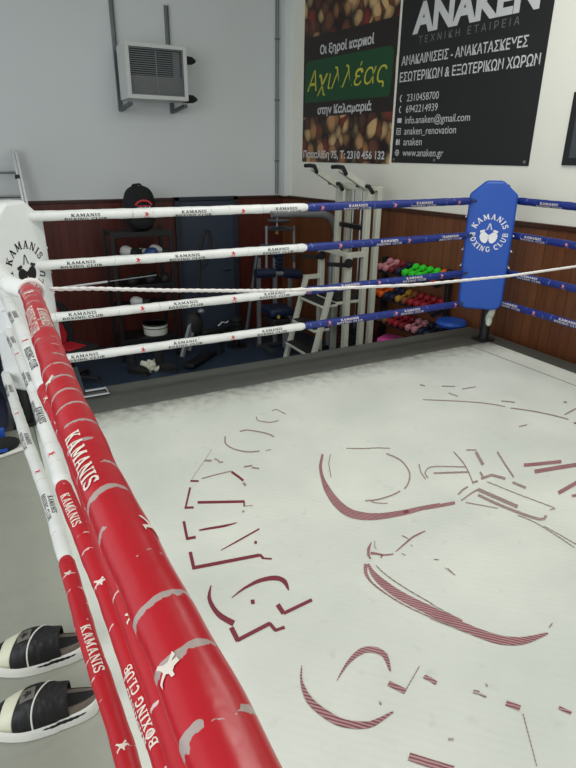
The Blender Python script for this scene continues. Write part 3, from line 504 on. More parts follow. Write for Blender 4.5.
def tag(o, label, cat, group=None, kind=None):
    o['label'] = label; o['category'] = cat
    if group: o['group'] = group
    if kind: o['kind'] = kind
    return o
def thing(name, label, cat, loc, group=None):
    """Empty at the base of a thing; parts are built in world coordinates around it"""
    o = bpy.data.objects.new(name, None); C.objects.link(o); o.location = loc; o.empty_display_size = 0.1
    INV[o.name] = Matrix.Translation(-V(loc))
    return tag(o, label, cat, group)
def struct(o): o['kind'] = 'structure'; return o
def dup(root, loc, rotz=0.0, label=None):
    r = root.copy(); C.objects.link(r); r.location = loc; r.rotation_euler.z = rotz
    if label: r['label'] = label
    for ch in list(root.children):
        c = ch.copy(); C.objects.link(c); c.parent = r
        for g in ch.children:
            d = g.copy(); C.objects.link(d); d.parent = c
    return r

# ------------------------------------------------------------------ lettering
def font_mesh(txt, size, offset=0.0, shear=0.0, space=1.0, align='LEFT', width=None):
    cu = bpy.data.curves.new('lettering', 'FONT'); cu.body = txt; cu.size = size; cu.offset = offset; cu.shear = shear
    cu.space_character = space; cu.align_x = align; cu.fill_mode = 'FRONT'; cu.resolution_u = 4
    ob = bpy.data.objects.new('lettering', cu); C.objects.link(ob)
    dg = bpy.context.evaluated_depsgraph_get(); dg.update(); ev = ob.evaluated_get(dg); me = ev.to_mesh()
    vs = [(v.co.x, v.co.y) for v in me.vertices]; fs = [tuple(p.vertices) for p in me.polygons]
    ev.to_mesh_clear(); bpy.data.objects.remove(ob); bpy.data.curves.remove(cu)
    if width and vs:
        w = max(x for x, y in vs) - min(x for x, y in vs); k = width / w; vs = [(x * k, y) for x, y in vs]
    return vs, fs

def arc(cx, cy, rx, ry, a0, a1, n=10): return [(cx + rx * math.cos(R(a0 + (a1 - a0) * i / n)), cy + ry * math.sin(R(a0 + (a1 - a0) * i / n))) for i in range(n + 1)]
T_, t_, S_ = 0.21, 0.12, 0.09      # thick stem, thin stem, serif
def sf(x0, x1, y): return ([(x0, y), (x1, y)], S_)
GL = {
 'K': (0.86, [([(.19, 0), (.19, 1)], T_), sf(0, .38, .045), sf(0, .38, .955), ([(.28, .45), (.68, .98)], t_), ([(.40, .60), (.70, .03)], T_), sf(.50, .86, .045), sf(.52, .84, .955)]),
 'A': (0.90, [([(.14, .03), (.44, 1)], t_), ([(.44, 1), (.74, .03)], T_), ([(.24, .32), (.64, .32)], .1), sf(0, .30, .045), sf(.56, .90, .045)]),
 'M': (1.06, [([(.16, 0), (.16, 1)], t_), ([(.88, 0), (.88, 1)], T_), ([(.18, 1), (.52, .15)], T_), ([(.52, .15), (.86, 1)], t_), sf(0, .32, .045), sf(.70, 1.06, .045), sf(0, .30, .955), sf(.78, 1.06, .955)]),
 'N': (0.92, [([(.16, 0), (.16, 1)], t_), ([(.76, 0), (.76, 1)], t_), ([(.18, .98), (.74, .04)], T_), sf(0, .32, .045), sf(0, .26, .955), sf(.6, .92, .955)]),
 'I': (0.42, [([(.21, 0), (.21, 1)], T_), sf(0, .42, .045), sf(0, .42, .955)]),
 'S': (0.66, [(arc(.33, .74, .23, .2, 10, 270, 10) + arc(.33, .27, .25, .22, 90, -170, 10)[1:], .16), ([(.58, .98), (.58, .70)], S_), ([(.06, .02), (.06, .30)], S_)]),
 'B': (0.76, [([(.19, 0), (.19, 1)], T_), sf(0, .4, .045), sf(0, .4, .955), ([(.25, .95)] + arc(.40, .75, .24, .2, 90, -90, 8) + [(.25, .55)], .13), ([(.25, .52)] + arc(.42, .28, .26, .23, 90, -90, 8) + [(.25, .05)], .13)]),
 'O': (0.84, [(arc(.42, .5, .31, .43, 0, 360, 20), .19)]),
 'X': (0.86, [([(.16, .97), (.70, .03)], T_), ([(.70, .97), (.16, .03)], t_), sf(0, .34, .955), sf(.54, .86, .955), sf(0, .34, .045), sf(.50, .86, .045)]),
 'G': (0.86, [(arc(.44, .5, .32, .43, 50, 330, 16), .18), ([(.72, .05), (.72, .45)], .18), sf(.54, .86, .44), ([(.68, .98), (.68, .70)], S_)]),
 'C': (0.80, [(arc(.44, .5, .32, .43, 50, 315, 16), .18), ([(.70, .98), (.70, .68)], S_)]),
 'L': (0.70, [([(.19, 0), (.19, 1)], T_), sf(0, .4, .955), sf(0, .66, .06), ([(.62, .02), (.62, .32)], S_)]),
 'U': (0.88, [([(.17, 1), (.17, .3)] + arc(.44, .32, .27, .27, 180, 360, 8) + [(.71, .3), (.71, 1)], .17), sf(0, .36, .955), sf(.54, .88, .955)]),
 ' ': (0.40, []),
}
def stroke_quads(pts, w, step=0.16):
    """polyline -> quads with mitred sides, cut so they can bend round a tube"""
    P = []
    for i in range(len(pts) - 1):
        a, b = V(pts[i]), V(pts[i + 1]); k = max(1, int((b - a).length / step + 0.5))
        for j in range(k): P.append(a.lerp(b, j / k))
    P.append(V(pts[-1])); vs = []; n = len(P)
    for i, p in enumerate(P):
        t = (P[min(i + 1, n - 1)] - P[max(i - 1, 0)]).normalized(); nn = V((-t.y, t.x))
        vs += [p + nn * w / 2, p - nn * w / 2]
    return vs, [(2 * i, 2 * i + 1, 2 * i + 3, 2 * i + 2) for i in range(n - 1)]
def slab(txt, h, wscale=0.85, gap=0.10):
    """list of (centre x, glyph verts relative to centre x, faces), total width"""
    out = []; x = 0
    for ch in txt:
        w, st = GL[ch]; vs = []; fs = []
        for si, (pts, sw) in enumerate(st):
            v, f = stroke_quads(pts, sw); o = len(vs); vs += [(a.x, a.y, si * 4e-5) for a in v]; fs += [tuple(o + i for i in q) for q in f]
        cx = (x + w / 2) * h * wscale
        out.append((cx, [((a - w / 2) * h * wscale, b_ * h, e) for a, b_, e in vs], fs)); x += w + gap
    tot = (x - gap) * h * wscale
    return [(c - tot / 2, v, f) for c, v, f in out], tot

FIG = [(-.5, .42), (-.28, .50), (-.12, .26), (-.12, .5), (.1, .56), (.16, .3), (.3, .18), (.52, .2), (.5, .06), (.26, 0), (.16, -.12), (.3, -.42), (.5, -.5), (.2, -.56), (0, -.22), (-.2, -.3), (-.46, -.52), (-.52, -.36), (-.26, -.1), (-.2, .12), (-.34, .28)]

def fine(poly, cuts=3):
    b = bmesh.new(); b.faces.new([b.verts.new((x, y, 0)) for x, y in poly]); bmesh.ops.triangulate(b, faces=b.faces[:])
    bmesh.ops.subdivide_edges(b, edges=b.edges[:], cuts=cuts, use_grid_fill=True); b.verts.index_update()
    r = [(v.co.x, v.co.y, 0) for v in b.verts], [tuple(v.index for v in f.verts) for f in b.faces]; b.free(); return r
FIGV, FIGF = fine(FIG)
# ------------------------------------------------------------------ the setting
ZF = -0.93; ZC = 4.0; YW = 4.3; ZW = 1.065          # floor, ceiling, back wall, top of the wainscot
ANG = 0.118
RW = Matrix(((math.sin(ANG), math.cos(ANG), 0, 4.057), (-math.cos(ANG), math.sin(ANG), 0, 4.3), (0, 0, 1, 0), (0, 0, 0, 1)))  # x along the right wall, -y into the room
def on_rw(o): o.matrix_world = RW; return o

struct(MB().box((1.0, 0.0, ZF - 0.05), (10.5, 13, 0.1)).build('floor', M['floor'], smooth=False))
struct(MB().box((1.0, 0.0, ZC + 0.05), (10.5, 13, 0.1)).build('ceiling', M['ceil'], smooth=False))
struct(MB().box((0.2, YW + 0.1, (ZF + ZC) / 2), (8.2, 0.2, ZC - ZF)).build('wall_back', M['wall'], smooth=False))
on_rw(struct(MB().box((4.3, 0.1, (ZF + ZC) / 2), (9.2, 0.2, ZC - ZF)).build('wall_right', M['wall_r'], smooth=False)))
# boxed corner column with the wall paint
struct(MB().box((4.06, 4.22, (ZW + ZC) / 2), (0.17, 0.2, ZC - ZW)).build('trim_1', M['wall'], bevel=0.004, smooth=False))
# wainscot panels, left and right of the door, and along the right wall
struct(MB().box((-0.775, YW - 0.015, (ZF + ZW) / 2), (6.25, 0.03, ZW - ZF)).build('trim_2', M['wood_b'], smooth=False))
struct(MB().box((3.67, YW - 0.015, (ZF + ZW) / 2), (0.82, 0.03, ZW - ZF)).build('trim_3', M['wood_b'], smooth=False))
on_rw(struct(MB().box((4.45, -0.015, (ZF + ZW) / 2), (8.9, 0.03, ZW - ZF)).build('trim_4', M['wood_r'], smooth=False)))
struct(MB().box((-0.775, YW - 0.024, ZW - 0.015), (6.25, 0.05, 0.04)).build('trim_5', M['rail_b'], bevel=0.006))
struct(MB().box((3.67, YW - 0.024, ZW - 0.015), (0.82, 0.05, 0.04)).build('trim_6', M['rail_b'], bevel=0.006))
on_rw(struct(MB().box((4.45, -0.024, ZW - 0.015), (8.9, 0.05, 0.045)).build('trim_7', M['rail_r'], bevel=0.006)))
# door
dr = struct(MB().box((2.80, YW - 0.03, ZF + 0.985), (0.80, 0.05, 1.93)).build('door_1', M['door'], bevel=0.003))
fr = MB()
for x, w in ((2.365, 0.07), (3.235, 0.07)): fr.box((x, YW - 0.035, (ZF + ZW) / 2 + .005), (w, 0.09, ZW - ZF + 0.01))
fr.box((2.80, YW - 0.035, ZW - 0.015), (0.94, 0.09, 0.05))
fr.build('door_frame', M['doorframe'], dr, bevel=0.004)
hd = MB().lathe([(0.026, 0), (0.026, 0.012), (0.012, 0.014), (0.012, 0.05)], (3.12, YW - 0.055, ZF + 0.98), (0, -1, 0))
hd.tube([(3.12, YW - 0.1, ZF + 0.98), (3.08, YW - 0.105, ZF + 0.98), (3.0, YW - 0.10, ZF + 0.98)], 0.011)
hd.build('door_handle', M['steel_d'], dr)

# conduit pipes in the corner
for i, (x, lab) in enumerate(((3.915, 'left of the two thin grey conduit pipes running up the wall corner'), (3.95, 'right of the two thin grey conduit pipes running up the wall corner'))):
    p = MB().tube([(x, YW - 0.012, ZW + 0.02), (x, YW - 0.012, ZC)], 0.010)
    for z in (1.55, 2.35, 3.1): p.box((x, YW - 0.012, z), (0.036, 0.022, 0.02))
    tag(p.build('conduit_pipe', M['galv']), lab, 'pipe')

# ceiling light housings above the lamps
for i, (x, y, sx, lab) in enumerate(((1.6, -2.2, 2.6, 'long white ceiling light above the middle of the ring'), (2.9, -0.6, 2.0, 'long white ceiling light above the blue corner'))):
    t = thing('ceiling_light', lab, 'light', (x, y, 3.88))
    MB().box((x, y, 3.95), (sx + 0.1, 0.6, 0.1)).build('light_housing', M['heater'], t, bevel=0.01)
    for dy in (-0.15, 0.15): MB().tube([(x - sx / 2, y + dy, 3.88), (x + sx / 2, y + dy, 3.88)], 0.015).build('tube_lamp', M['white_ink'], t)

# ------------------------------------------------------------------ ring platform
X0, X1, Y0, Y1 = -0.62, 4.26, -4.7, 0.45
ring = thing('ring_platform', 'raised boxing ring platform covered in pale canvas with a worn red print', 'boxing ring', (1.9, -2.1, ZF))
MB().box(((X0 + X1) / 2, (Y0 + Y1) / 2, (ZF - 0.05) / 2), (X1 - X0 - 0.06, Y1 - Y0 - 0.06, -ZF - 0.05)).build('platform_skirt', M['skirt'], ring)
def slab_grid(x0, x1, y0, y1, z0, z1, nx, ny):
    b = MB(); vs = [(x0 + (x1 - x0) * i / nx, y0 + (y1 - y0) * j / ny, z1) for j in range(ny + 1) for i in range(nx + 1)]
    b.add(vs, [(j * (nx + 1) + i, j * (nx + 1) + i + 1, (j + 1) * (nx + 1) + i + 1, (j + 1) * (nx + 1) + i) for j in range(ny) for i in range(nx)])
    return b
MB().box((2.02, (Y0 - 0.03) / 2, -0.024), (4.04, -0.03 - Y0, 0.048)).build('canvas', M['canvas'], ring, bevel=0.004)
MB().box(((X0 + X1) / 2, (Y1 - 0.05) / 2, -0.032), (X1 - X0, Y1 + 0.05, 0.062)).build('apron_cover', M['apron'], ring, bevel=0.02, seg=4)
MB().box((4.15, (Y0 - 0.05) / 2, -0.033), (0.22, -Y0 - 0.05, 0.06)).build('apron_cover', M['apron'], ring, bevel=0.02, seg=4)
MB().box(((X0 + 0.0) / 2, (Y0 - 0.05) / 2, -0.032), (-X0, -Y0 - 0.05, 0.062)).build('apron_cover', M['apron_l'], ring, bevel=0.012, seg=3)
MB().bar((3.783, -0.035, 0.0005), (3.83, -3.0, 0.0005), 0.006, 0.003).build('canvas_seam', M['seam'], ring)
pr = MB()
for q, (k, pts) in enumerate(PRINT):
    mi = {'r': 0, 'h': 1, 'g': 2}[k]; vs = []; zz = 0.0009 + 0.000015 * q
    for a, b_, c, d in pts: vs += [(a, b_, zz), (c, d, zz)]
    pr.add(vs, [(2 * i, 2 * i + 1, 2 * i + 3, 2 * i + 2) for i in range(len(pts) - 1)], mi)
po = pr.build('printed_emblem', [M['ink_red'], M['ink_hatch'], M['ink_grey']], ring, smooth=False)
po['label'] = 'worn dark red lettering and boxing glove print'

# ------------------------------------------------------------------ ropes
H = [1.297, 1.011, 0.685, 0.407]
def make_rope(name, label, group, A, B, halves, decals, r=0.030, sag=0.0, bend=None, cat='ring rope', i_bold=True):
    """core runs A -> B; each half is a padded sleeve with its print. phi 0 = top, 90 = side (d x up)"""
    A, B = V(A), V(B); L = (B - A).length; d = (B - A) / L; up = V((0, 0, 1)); side = d.cross(up)
    def ctr(u):
        p = A + d * u; p.z -= sag * 4 * (u / L) * (1 - u / L)
        if bend: p += bend(u)
        return p
    core = MB().tube([ctr(L * i / 24) for i in range(25)], 0.011, 8)
    root = tag(core.build(name, M['rope_core']), label, cat, group)
    for u0, u1, mk, nm in halves:
        b = MB(); n = 20; k = int((u1 - u0) / 0.012); ph = random.random() * 6
        def rad(u, a):
            e = min(u - u0, u1 - u) / 0.012
            rr = r * (0.78 + 0.22 * max(0, min(1, e / 2.0)))
            return rr * (1 + 0.022 * math.sin(u * 27 + ph) + 0.018 * math.sin(u * 61 + ph * 2)) * (1 + 0.02 * math.sin(3 * a + u * 14))
        for i in range(k + 1):
            u = u0 + (u1 - u0) * i / k; c = ctr(u)
            for j in range(n):
                a = 2 * math.pi * j / n; q = rad(u, a)
                b.v.append(tuple(c + (up * math.cos(a) + side * math.sin(a)) * q)); b.uv[len(b.v) - 1] = (u, j / n)
        for i in range(k):
            for j in range(n): b.f.append((i * n + j, i * n + (j + 1) % n, (i + 1) * n + (j + 1) % n, (i + 1) * n + j)); b.m.append(0)
        b.f += [tuple(range(n)), tuple(k * n + j for j in range(n))]; b.m += [0, 0]
        inks = ['black_ink', 'red_ink'] if mk == 'v_white' else (['cream_ink', 'pink_ink'] if mk == 'v_blue' else ['cream_ink', 'cream_ink'])
        def put(vs, fs, uc, phi, dr, mi):
            o = len(b.v)
            for x, y, e in vs:
                u = uc + dr * x; f = R(phi) - dr * y / r
                b.v.append(tuple(ctr(u) + (up * math.cos(f) + side * math.sin(f)) * (rad(u, f) * 1.006 + 0.0005 + e))); b.uv[len(b.v) - 1] = (u, f / 6.2832)
            for f in fs: b.f.append(tuple(o + i for i in f)); b.m.append(mi)
        for dc in decals:
            kind, uc, phi, dr = dc[:4]; sc = dc[4] if len(dc) > 4 else 1.0
            if not (u0 - 0.02 < uc < u1): continue
            if kind == 'fig':
                put([(x * 0.030 * sc, y * 0.030 * sc, 0) for x, y, e in FIGV], FIGF, uc, phi, dr, 2)
                if sc == 1.0:
                    for q in range(5): put([(-.018 + q * .008, -.029, 0), (-.012 + q * .008, -.029, 0), (-.012 + q * .008, -.023, 0), (-.018 + q * .008, -.023, 0)], [(0, 1, 2, 3)], uc, phi, dr, 2)
            else:
                lines = {'K': [('KAMANIS', 0)], 'B': [('BOXING CLUB', 0)], 'KB': [('KAMANIS', 0.012), ('BOXING CLUB', -0.013)]}[kind]
                hh = (0.0185 if kind == 'KB' else 0.024) * sc
                for tx, yo in lines:
                    gl, tot = slab(tx, hh, 1.45 if kind == 'KB' and i_bold else 1.05)
                    for cx, vs, fs in gl: put([(x + cx, y - hh / 2 + yo * sc, e) for x, y, e in vs], fs, uc, phi, dr, 1)
        s = b.build(nm, [M[mk], M[inks[0]], M[inks[1]]], root, ang=70, recalc=False)
        bm = bmesh.new(); bm.from_mesh(s.data); bmesh.ops.recalc_face_normals(bm, faces=bm.faces); bm.to_mesh(s.data); bm.free()
    return root

ordn = ['topmost', 'second', 'third', 'lowest']
# back ropes: white half then blue half
bk_txt = {0: 105, 1: 100, 2: 92, 3: 84}
for i in range(4):
    ph = [112, 98, 84, 86][i]; dc = []
    ks = ['KB', 'KB', 'KB', 'KB'][i]
    for k in range(3): dc.append((ks, 0.40 + 0.68 * k + [0.06, 0, -0.03, -0.05][i], ph, 1))
    for k in range(2): dc.append(('fig', 0.78 + 0.66 * k + [0.05, -.03, -.03, -.05][i], [108, 95, 80, 95][i], 1))
    for k in range(2): dc.append((ks, 2.43 + 0.64 * k + [0, .32, -.03, -.02][i], ph - 4, 1))
    for k in range(3): dc.append(('fig', 2.12 + 0.66 * k + [0, .17, -.1, .1][i], ph - 8, 1))
    make_rope('ring_rope', '%s far rope, white left half and blue right half' % ordn[i], 'ropes along the far side of the ring',
              (0.02, 0, H[i]), (3.98, 0, H[i]), [(0.12, 2.0, 'v_white', 'white_sleeve'), (2.0, 3.585, 'v_blue', 'blue_sleeve')], dc, 0.030, 0.006)
# left ropes: white half far, red half near the camera
LD = {0: [('KB', 1.35, 40, 1), ('fig', 2.16, 20, 1, 0.9), ('KB', 2.42, 10, 1, 1.2), ('fig', 2.80, 50, 1, .75), ('K', 3.08, 35, 1, 0.85), ('fig', 3.24, -60, 1, .9), ('fig', 3.41, 45, 1, 0.62)],
      1: [('KB', 1.22, 30, 1, 0.9), ('B', 1.80, 25, 1, 0.95), ('fig', 1.60, 20, 1, 0.8), ('fig', 2.17, 25, 1, 0.9), ('B', 2.43, 28, 1, 1.0), ('fig', 2.72, 30, 1, .9), ('fig', 3.05, 20, 1, .7)],
      2: [('KB', 0.45, 30, 1), ('fig', 0.70, 30, 1, .8), ('KB', 1.07, 30, 1), ('K', 1.52, 10, 1), ('B', 1.46, 58, 1, .9), ('fig', 1.86, 20, 1, .8), ('K', 2.22, 18, 1, 1.1), ('fig', 2.56, 25, 1, .9), ('B', 2.92, 36, -1, 0.80), ('K', 2.93, 88, -1, 0.80)],
      3: [('KB', 0.44, 25, 1), ('fig', 0.80, 20, 1, .7), ('KB', 1.12, 20, 1), ('fig', 1.45, 15, 1, .7), ('KB', 1.72, 15, 1), ('fig', 2.14, 18, 1, .7), ('K', 2.47, 2, 1, 1.1), ('fig', 2.78, 10, 1, .8)]}
BEND = {0: [(0, -0.20), (1.0, -0.125), (1.5, -0.088), (1.8, -0.062), (1.97, -0.042), (2.03, -0.004), (2.75, -0.020), (3.1, -0.022), (3.4, -0.012), (4, -0.01)], 1: [(0, -0.07), (1.4, -0.018), (2.05, -0.005), (2.4, 0.013), (4, 0.018)],
        2: [(0, -0.06), (0.5, -0.035), (1.1, -0.007), (2.1, 0.0), (2.6, 0.028), (3.0, 0.036), (4, 0.036)], 3: [(0, -0.11), (1.1, -0.067), (1.66, -0.034), (2.4, -0.020), (2.75, -0.004), (4, 0)]}
def bend_left(i):
    def f(u):
        s_ = 0
        for du in (-0.04, -0.02, 0, 0.02, 0.04):
            x = min(3.99, max(0.001, u + du))
            for (a, va), (b_, vb) in zip(BEND[i], BEND[i][1:]):
                if a <= x <= b_: s_ += va + (vb - va) * (x - a) / (b_ - a); break
        return V((s_ / 5, 0, 0))
    return f
lrl = ['thick red topmost left rope with ragged worn tape bands', 'second left rope down, red part half hidden behind the thick red rope',
       'third left rope down, red with large upward lettering near the camera', 'lowest left rope, the one closest beside the slide sandals']
for i in range(4):
    make_rope('ring_rope', lrl[i], 'ropes along the left side of the ring', (0, -0.02, H[i]), (0, -3.98, H[i]),
              [(0.10, 2.04, 'v_white', 'white_sleeve'), (2.04, 3.88, 'v_red' if i == 0 else 'v_red2', 'red_sleeve')], LD[i], 0.0255, 0.0, bend_left(i), i_bold=False)
# right ropes: blue half then white half
RD = {0: [('KB', .47), ('fig', .86)], 1: [('KB', .37), ('fig', .70), ('KB', 1.02)], 2: [('KB', .40), ('fig', .74), ('KB', 1.06)], 3: [('KB', .24), ('fig', .51), ('KB', .84)]}
for i in range(4):
    ph = [112, 98, 88, 80][i]
    make_rope('ring_rope', '%s of the blue ropes running right from the blue corner pad' % ordn[i], 'ropes along the right side of the ring', (4, -0.02, H[i]), (4, -3.98, H[i]),
              [(0.13, 2.0, 'v_blue', 'blue_sleeve'), (2.0, 3.88, 'v_white', 'white_sleeve')], [(k, u, ph, 1) for k, u in RD[i]], 0.030, 0.006)

# white slip cord tied round the top left rope and strung across the ring
cb = MB(); pts = []
kn = [(0.048, 1.296), (0.153, 1.288), (0.369, 1.262), (0.665, 1.232), (0.814, 1.220), (1.365, 1.189), (1.844, 1.182), (2.266, 1.190), (3.0, 1.222), (3.97, 1.29)]
for i in range(len(kn) - 1):
    for t in range(30):
        f = t / 30; pts.append((kn[i][0] * (1 - f) + kn[i + 1][0] * f, kn[i][1] * (1 - f) + kn[i + 1][1] * f))
pts.append(kn[-1])
n = 12; tot = 0
for i, (x, z) in enumerate(pts):
    if i: tot += abs(x - pts[i - 1][0])
    a0 = tot * 260
    for j in range(n):
        a = 2 * math.pi * j / n; rr = 0.0052 * (1 + 0.22 * math.cos(3 * (a - a0 / 3)))
        cb.v.append((x, -2.05 + rr * math.cos(a), z + rr * math.sin(a)))
for i in range(len(pts) - 1):
    for j in range(n): cb.f.append((i * n + j, i * n + (j + 1) % n, (i + 1) * n + (j + 1) % n, (i + 1) * n + j)); cb.m.append(0)
cord = tag(cb.build('slip_cord', M['cord'], ang=80), 'thin twisted white cord strung across the ring from the thick red rope', 'cord')
kb = MB(); hx = []
for i in range(90):
    a = i / 90 * 2 * math.pi * 2.2; hx.append((0.030 * math.cos(a), -2.06 + 0.026 * i / 90, 1.295 + 0.030 * math.sin(a)))
kb.tube(hx, 0.006, 8)
kb.build('cord_knot', M['cord'], cord)

# ------------------------------------------------------------------ corner posts and pads
def corner(cx, cy, ang, padm, inkm, lab_post, lab_pad, tilt=(0, 0), drop=0.0, off=(0, -0.10), wk=1.0, zc=1.0):
    """ang: direction the pad faces (towards the ring centre)"""
    px_, py_ = cx - 0.05 * math.cos(R(ang)), cy - 0.05 * math.sin(R(ang))
    t = thing('corner_post', lab_post, 'ring post', (px_, py_, 0))
    MB().lathe([(0.045, 0), (0.045, 1.40), (0.03, 1.42)], (px_, py_, 0)).build('post', M['black'], t)
    MB().box((px_, py_, 0.008), (0.16, 0.16, 0.016)).build('base_plate', M['black'], t, bevel=0.003)
    pm = Matrix.Translation((cx, cy, 0)) @ Matrix.Rotation(R(ang) + math.pi / 2, 4, 'Z') @ Matrix.Translation((off[0], off[1], 0)) @ Matrix.Rotation(R(tilt[0]), 4, 'Y') @ Matrix.Rotation(R(tilt[1]), 4, 'X')
    f = lambda x, y, d: pm @ V((x * wk, d, y - drop))
    ol = [(-0.125, 0.33)] + [(-0.125 - 0.08 * math.sin(a), 0.41 - 0.08 * math.cos(a)) for a in (0.5, 1.0, 1.57)] + [(-0.212, 1.0), (-0.212, 1.315), (-0.075, 1.425), (0.075, 1.425), (0.212, 1.315), (0.212, 1.0)] + [(0.125 + 0.08 * math.sin(a), 0.41 - 0.08 * math.cos(a)) for a in (1.57, 1.0, 0.5)] + [(0.125, 0.33)]
    p = tag(MB().prism(ol, f, -0.062, 0.062).build('corner_pad', M[padm], bevel=0.022, seg=4), lab_pad, 'corner pad')
    e = MB(); dz = -0.0632
    F2 = lambda x, y: pm @ V((x * ek, dz, zc + (y - zc) * ek - drop))
    ek = 0.80
    gl, tot = slab('KAMANIS', 0.058, 1.0)
    for cxg, vs, fs in gl:
        a = cxg / 0.145
        e.add([F2(math.sin(a) * (0.145 + y - 0.0) + x * math.cos(a), zc + math.cos(a) * (0.145 + y) - x * math.sin(a)) for x, y, ee in vs], fs)
    gl, tot = slab('BOXING CLUB', 0.056, 0.95)
    for cxg, vs, fs in gl:
        a = cxg / 0.150
        e.add([F2(math.sin(a) * (0.150 + 0.045 - y) + x * math.cos(a), zc - math.cos(a) * (0.150 + 0.045 - y) + x * math.sin(a)) for x, y, ee in vs], fs)
    for sx in (-1, 1):
        th = -sx * 0.30; gx = sx * 0.046; gz = zc - 0.045
        rot = lambda x, y: (gx + x * math.cos(th) - y * math.sin(th), gz + x * math.sin(th) + y * math.cos(th))
        body = [(0.042 * math.cos(a) * (1 + 0.10 * math.sin(a)), 0.060 * math.sin(a)) for a in [2 * math.pi * i / 20 for i in range(20)]]
        e.add([F2(*rot(x, y)) for x, y in body], [tuple(range(20))])
        e.add([F2(*rot(x, y)) for x, y in [(-.026, .060), (.026, .060), (.024, .082), (-.024, .082)]], [(0, 1, 2, 3)])
        e.add([F2(*rot(x, y)) for x, y in [(-sx * .040, .03), (-sx * .052, .012), (-sx * .050, -.012), (-sx * .040, -.02)]], [(0, 1, 2, 3)])
        v, fq = stroke_quads([(gx - sx * 0.018, zc + 0.035), (0.004 * sx, zc + 0.105)], 0.005); e.add([F2(a.x, a.y) for a in v], fq)
        v, fq = stroke_quads([(gx * 0.4, zc + 0.035), (0.002, zc + 0.105)], 0.004); e.add([F2(a.x, a.y) for a in v], fq)
    e.build('printed_emblem', M[inkm], p, smooth=False)
    for sx in (-1, 1):
        for k, z in enumerate((1.14, 0.99, 0.86, 0.72)):
            a, b_ = f(sx * 0.205, z, 0.03), f(sx * 0.222, z - 0.008, -0.045)
            MB().tube([a, b_], 0.006, 6).build('lace', M['white_ink'], p)
    return p
corner(0.0, 0.0, -45, 'pad_white', 'black_ink', 'black steel ring post behind the white corner pad', 'white corner pad with black boxing glove emblem at the left corner', (-1.0, 0), 0.035, (0.03, -0.075), 1.0, 1.045)
corner(4.0, 0.0, 225, 'pad_blue', 'white_ink', 'black steel ring post behind the blue corner pad', 'blue corner pad with white boxing glove emblem at the far right corner', (-0.4, 0), -0.032, (-0.085, -0.175), 0.92)
tb = MB().ell((4.0, -0.04, 0.27), (0.035, 0.03, 0.075), Matrix.Rotation(0.5, 4, 'Y')).ell((3.97, -0.06, 0.22), (0.03, 0.028, 0.05))
tag(tb.build('cloth_wrap', M['paper']), 'small white cloth wrap on the black post under the blue pad', 'cloth')
# ------------------------------------------------------------------ heater on its wall brackets
hb = thing('wall_bracket', 'two galvanised bracket channels on the grey wall carrying the heater', 'bracket', (2.1, YW, 2.2))
for (xt, xb, zt) in ((1.722, 1.722, 3.33), (2.39, 2.39, 3.33)):
    c = MB()
    for dx in (-0.022, 0.022): c.box((xt + dx, YW - 0.02, 2.73), (0.006, 0.04, 1.2))
    c.box((xt, YW - 0.004, 2.73), (0.044, 0.006, 1.2)); c.build('channel', M['galv'], hb)
    a = MB().bar((xt, YW - 0.02, 2.135), (xt, 3.72, 2.18), 0.045, 0.035)
    a.build('support_arm', M['steel_d'], hb)
ht = thing('unit_heater', 'white louvred unit heater mounted high on the grey back wall', 'heater', (2.02, 3.95, 2.2))
hx0, hx1, hz0, hz1, hy0, hy1 = 1.705, 2.44, 2.235, 2.82, 3.745, 4.14
cs = MB(); ft = 0.045
cs.box((hx0 + 0.012, (hy0 + hy1) / 2, (hz0 + hz1) / 2), (0.024, hy1 - hy0, hz1 - hz0)).box((hx1 - 0.012, (hy0 + hy1) / 2, (hz0 + hz1) / 2), (0.024, hy1 - hy0, hz1 - hz0))
cs.box(((hx0 + hx1) / 2, (hy0 + hy1) / 2, hz1 - 0.012), (hx1 - hx0 - 0.05, hy1 - hy0, 0.024)).box(((hx0 + hx1) / 2, (hy0 + hy1) / 2, hz0 + 0.012), (hx1 - hx0 - 0.05, hy1 - hy0, 0.024))
cs.box(((hx0 + hx1) / 2, hy1 - 0.01, (hz0 + hz1) / 2), (hx1 - hx0 - 0.05, 0.02, hz1 - hz0 - 0.05))
for x in (hx0 + ft / 2, hx1 - ft / 2): cs.box((x, hy0 - 0.005, (hz0 + hz1) / 2), (ft, 0.012, hz1 - hz0))
for z in (hz0 + ft / 2, hz1 - ft / 2): cs.box(((hx0 + hx1) / 2, hy0 - 0.005, z), (hx1 - hx0 - 2 * ft, 0.012, ft))
cs.build('casing', M['heater'], ht, bevel=0.003)
MB().box(((hx0 + hx1) / 2, hy0 + 0.12, hz0 + 0.36), (hx1 - hx0 - 0.06, 0.02, 0.36)).build('coil_recess', M['heater_in'], ht)
MB().box(((hx0 + hx1) / 2, hy0 + 0.09, hz0 + 0.14), (hx1 - hx0 - 0.06, 0.02, 0.23)).build('lower_panel', M['heater_lo'], ht)
MB().box((hx1 - 0.10, hy0 + 0.10, hz0 + 0.38), (0.08, 0.02, 0.3)).build('side_panel', M['heater_lo'], ht)
lv = MB()
for k in range(22):
    z = hz0 + 0.055 + k * (hz1 - hz0 - 0.11) / 21; lv.bar((hx0 + ft, hy0 + 0.01, z), (hx1 - ft, hy0 + 0.01, z), 0.006, 0.007, up=(0, 0, 1))
lv.box(((hx0 + hx1) / 2 - 0.01, hy0 - 0.004, (hz0 + hz1) / 2), (0.008, 0.01, hz1 - hz0 - 0.09))
lv.build('louvre_grille', M['galv'], ht)
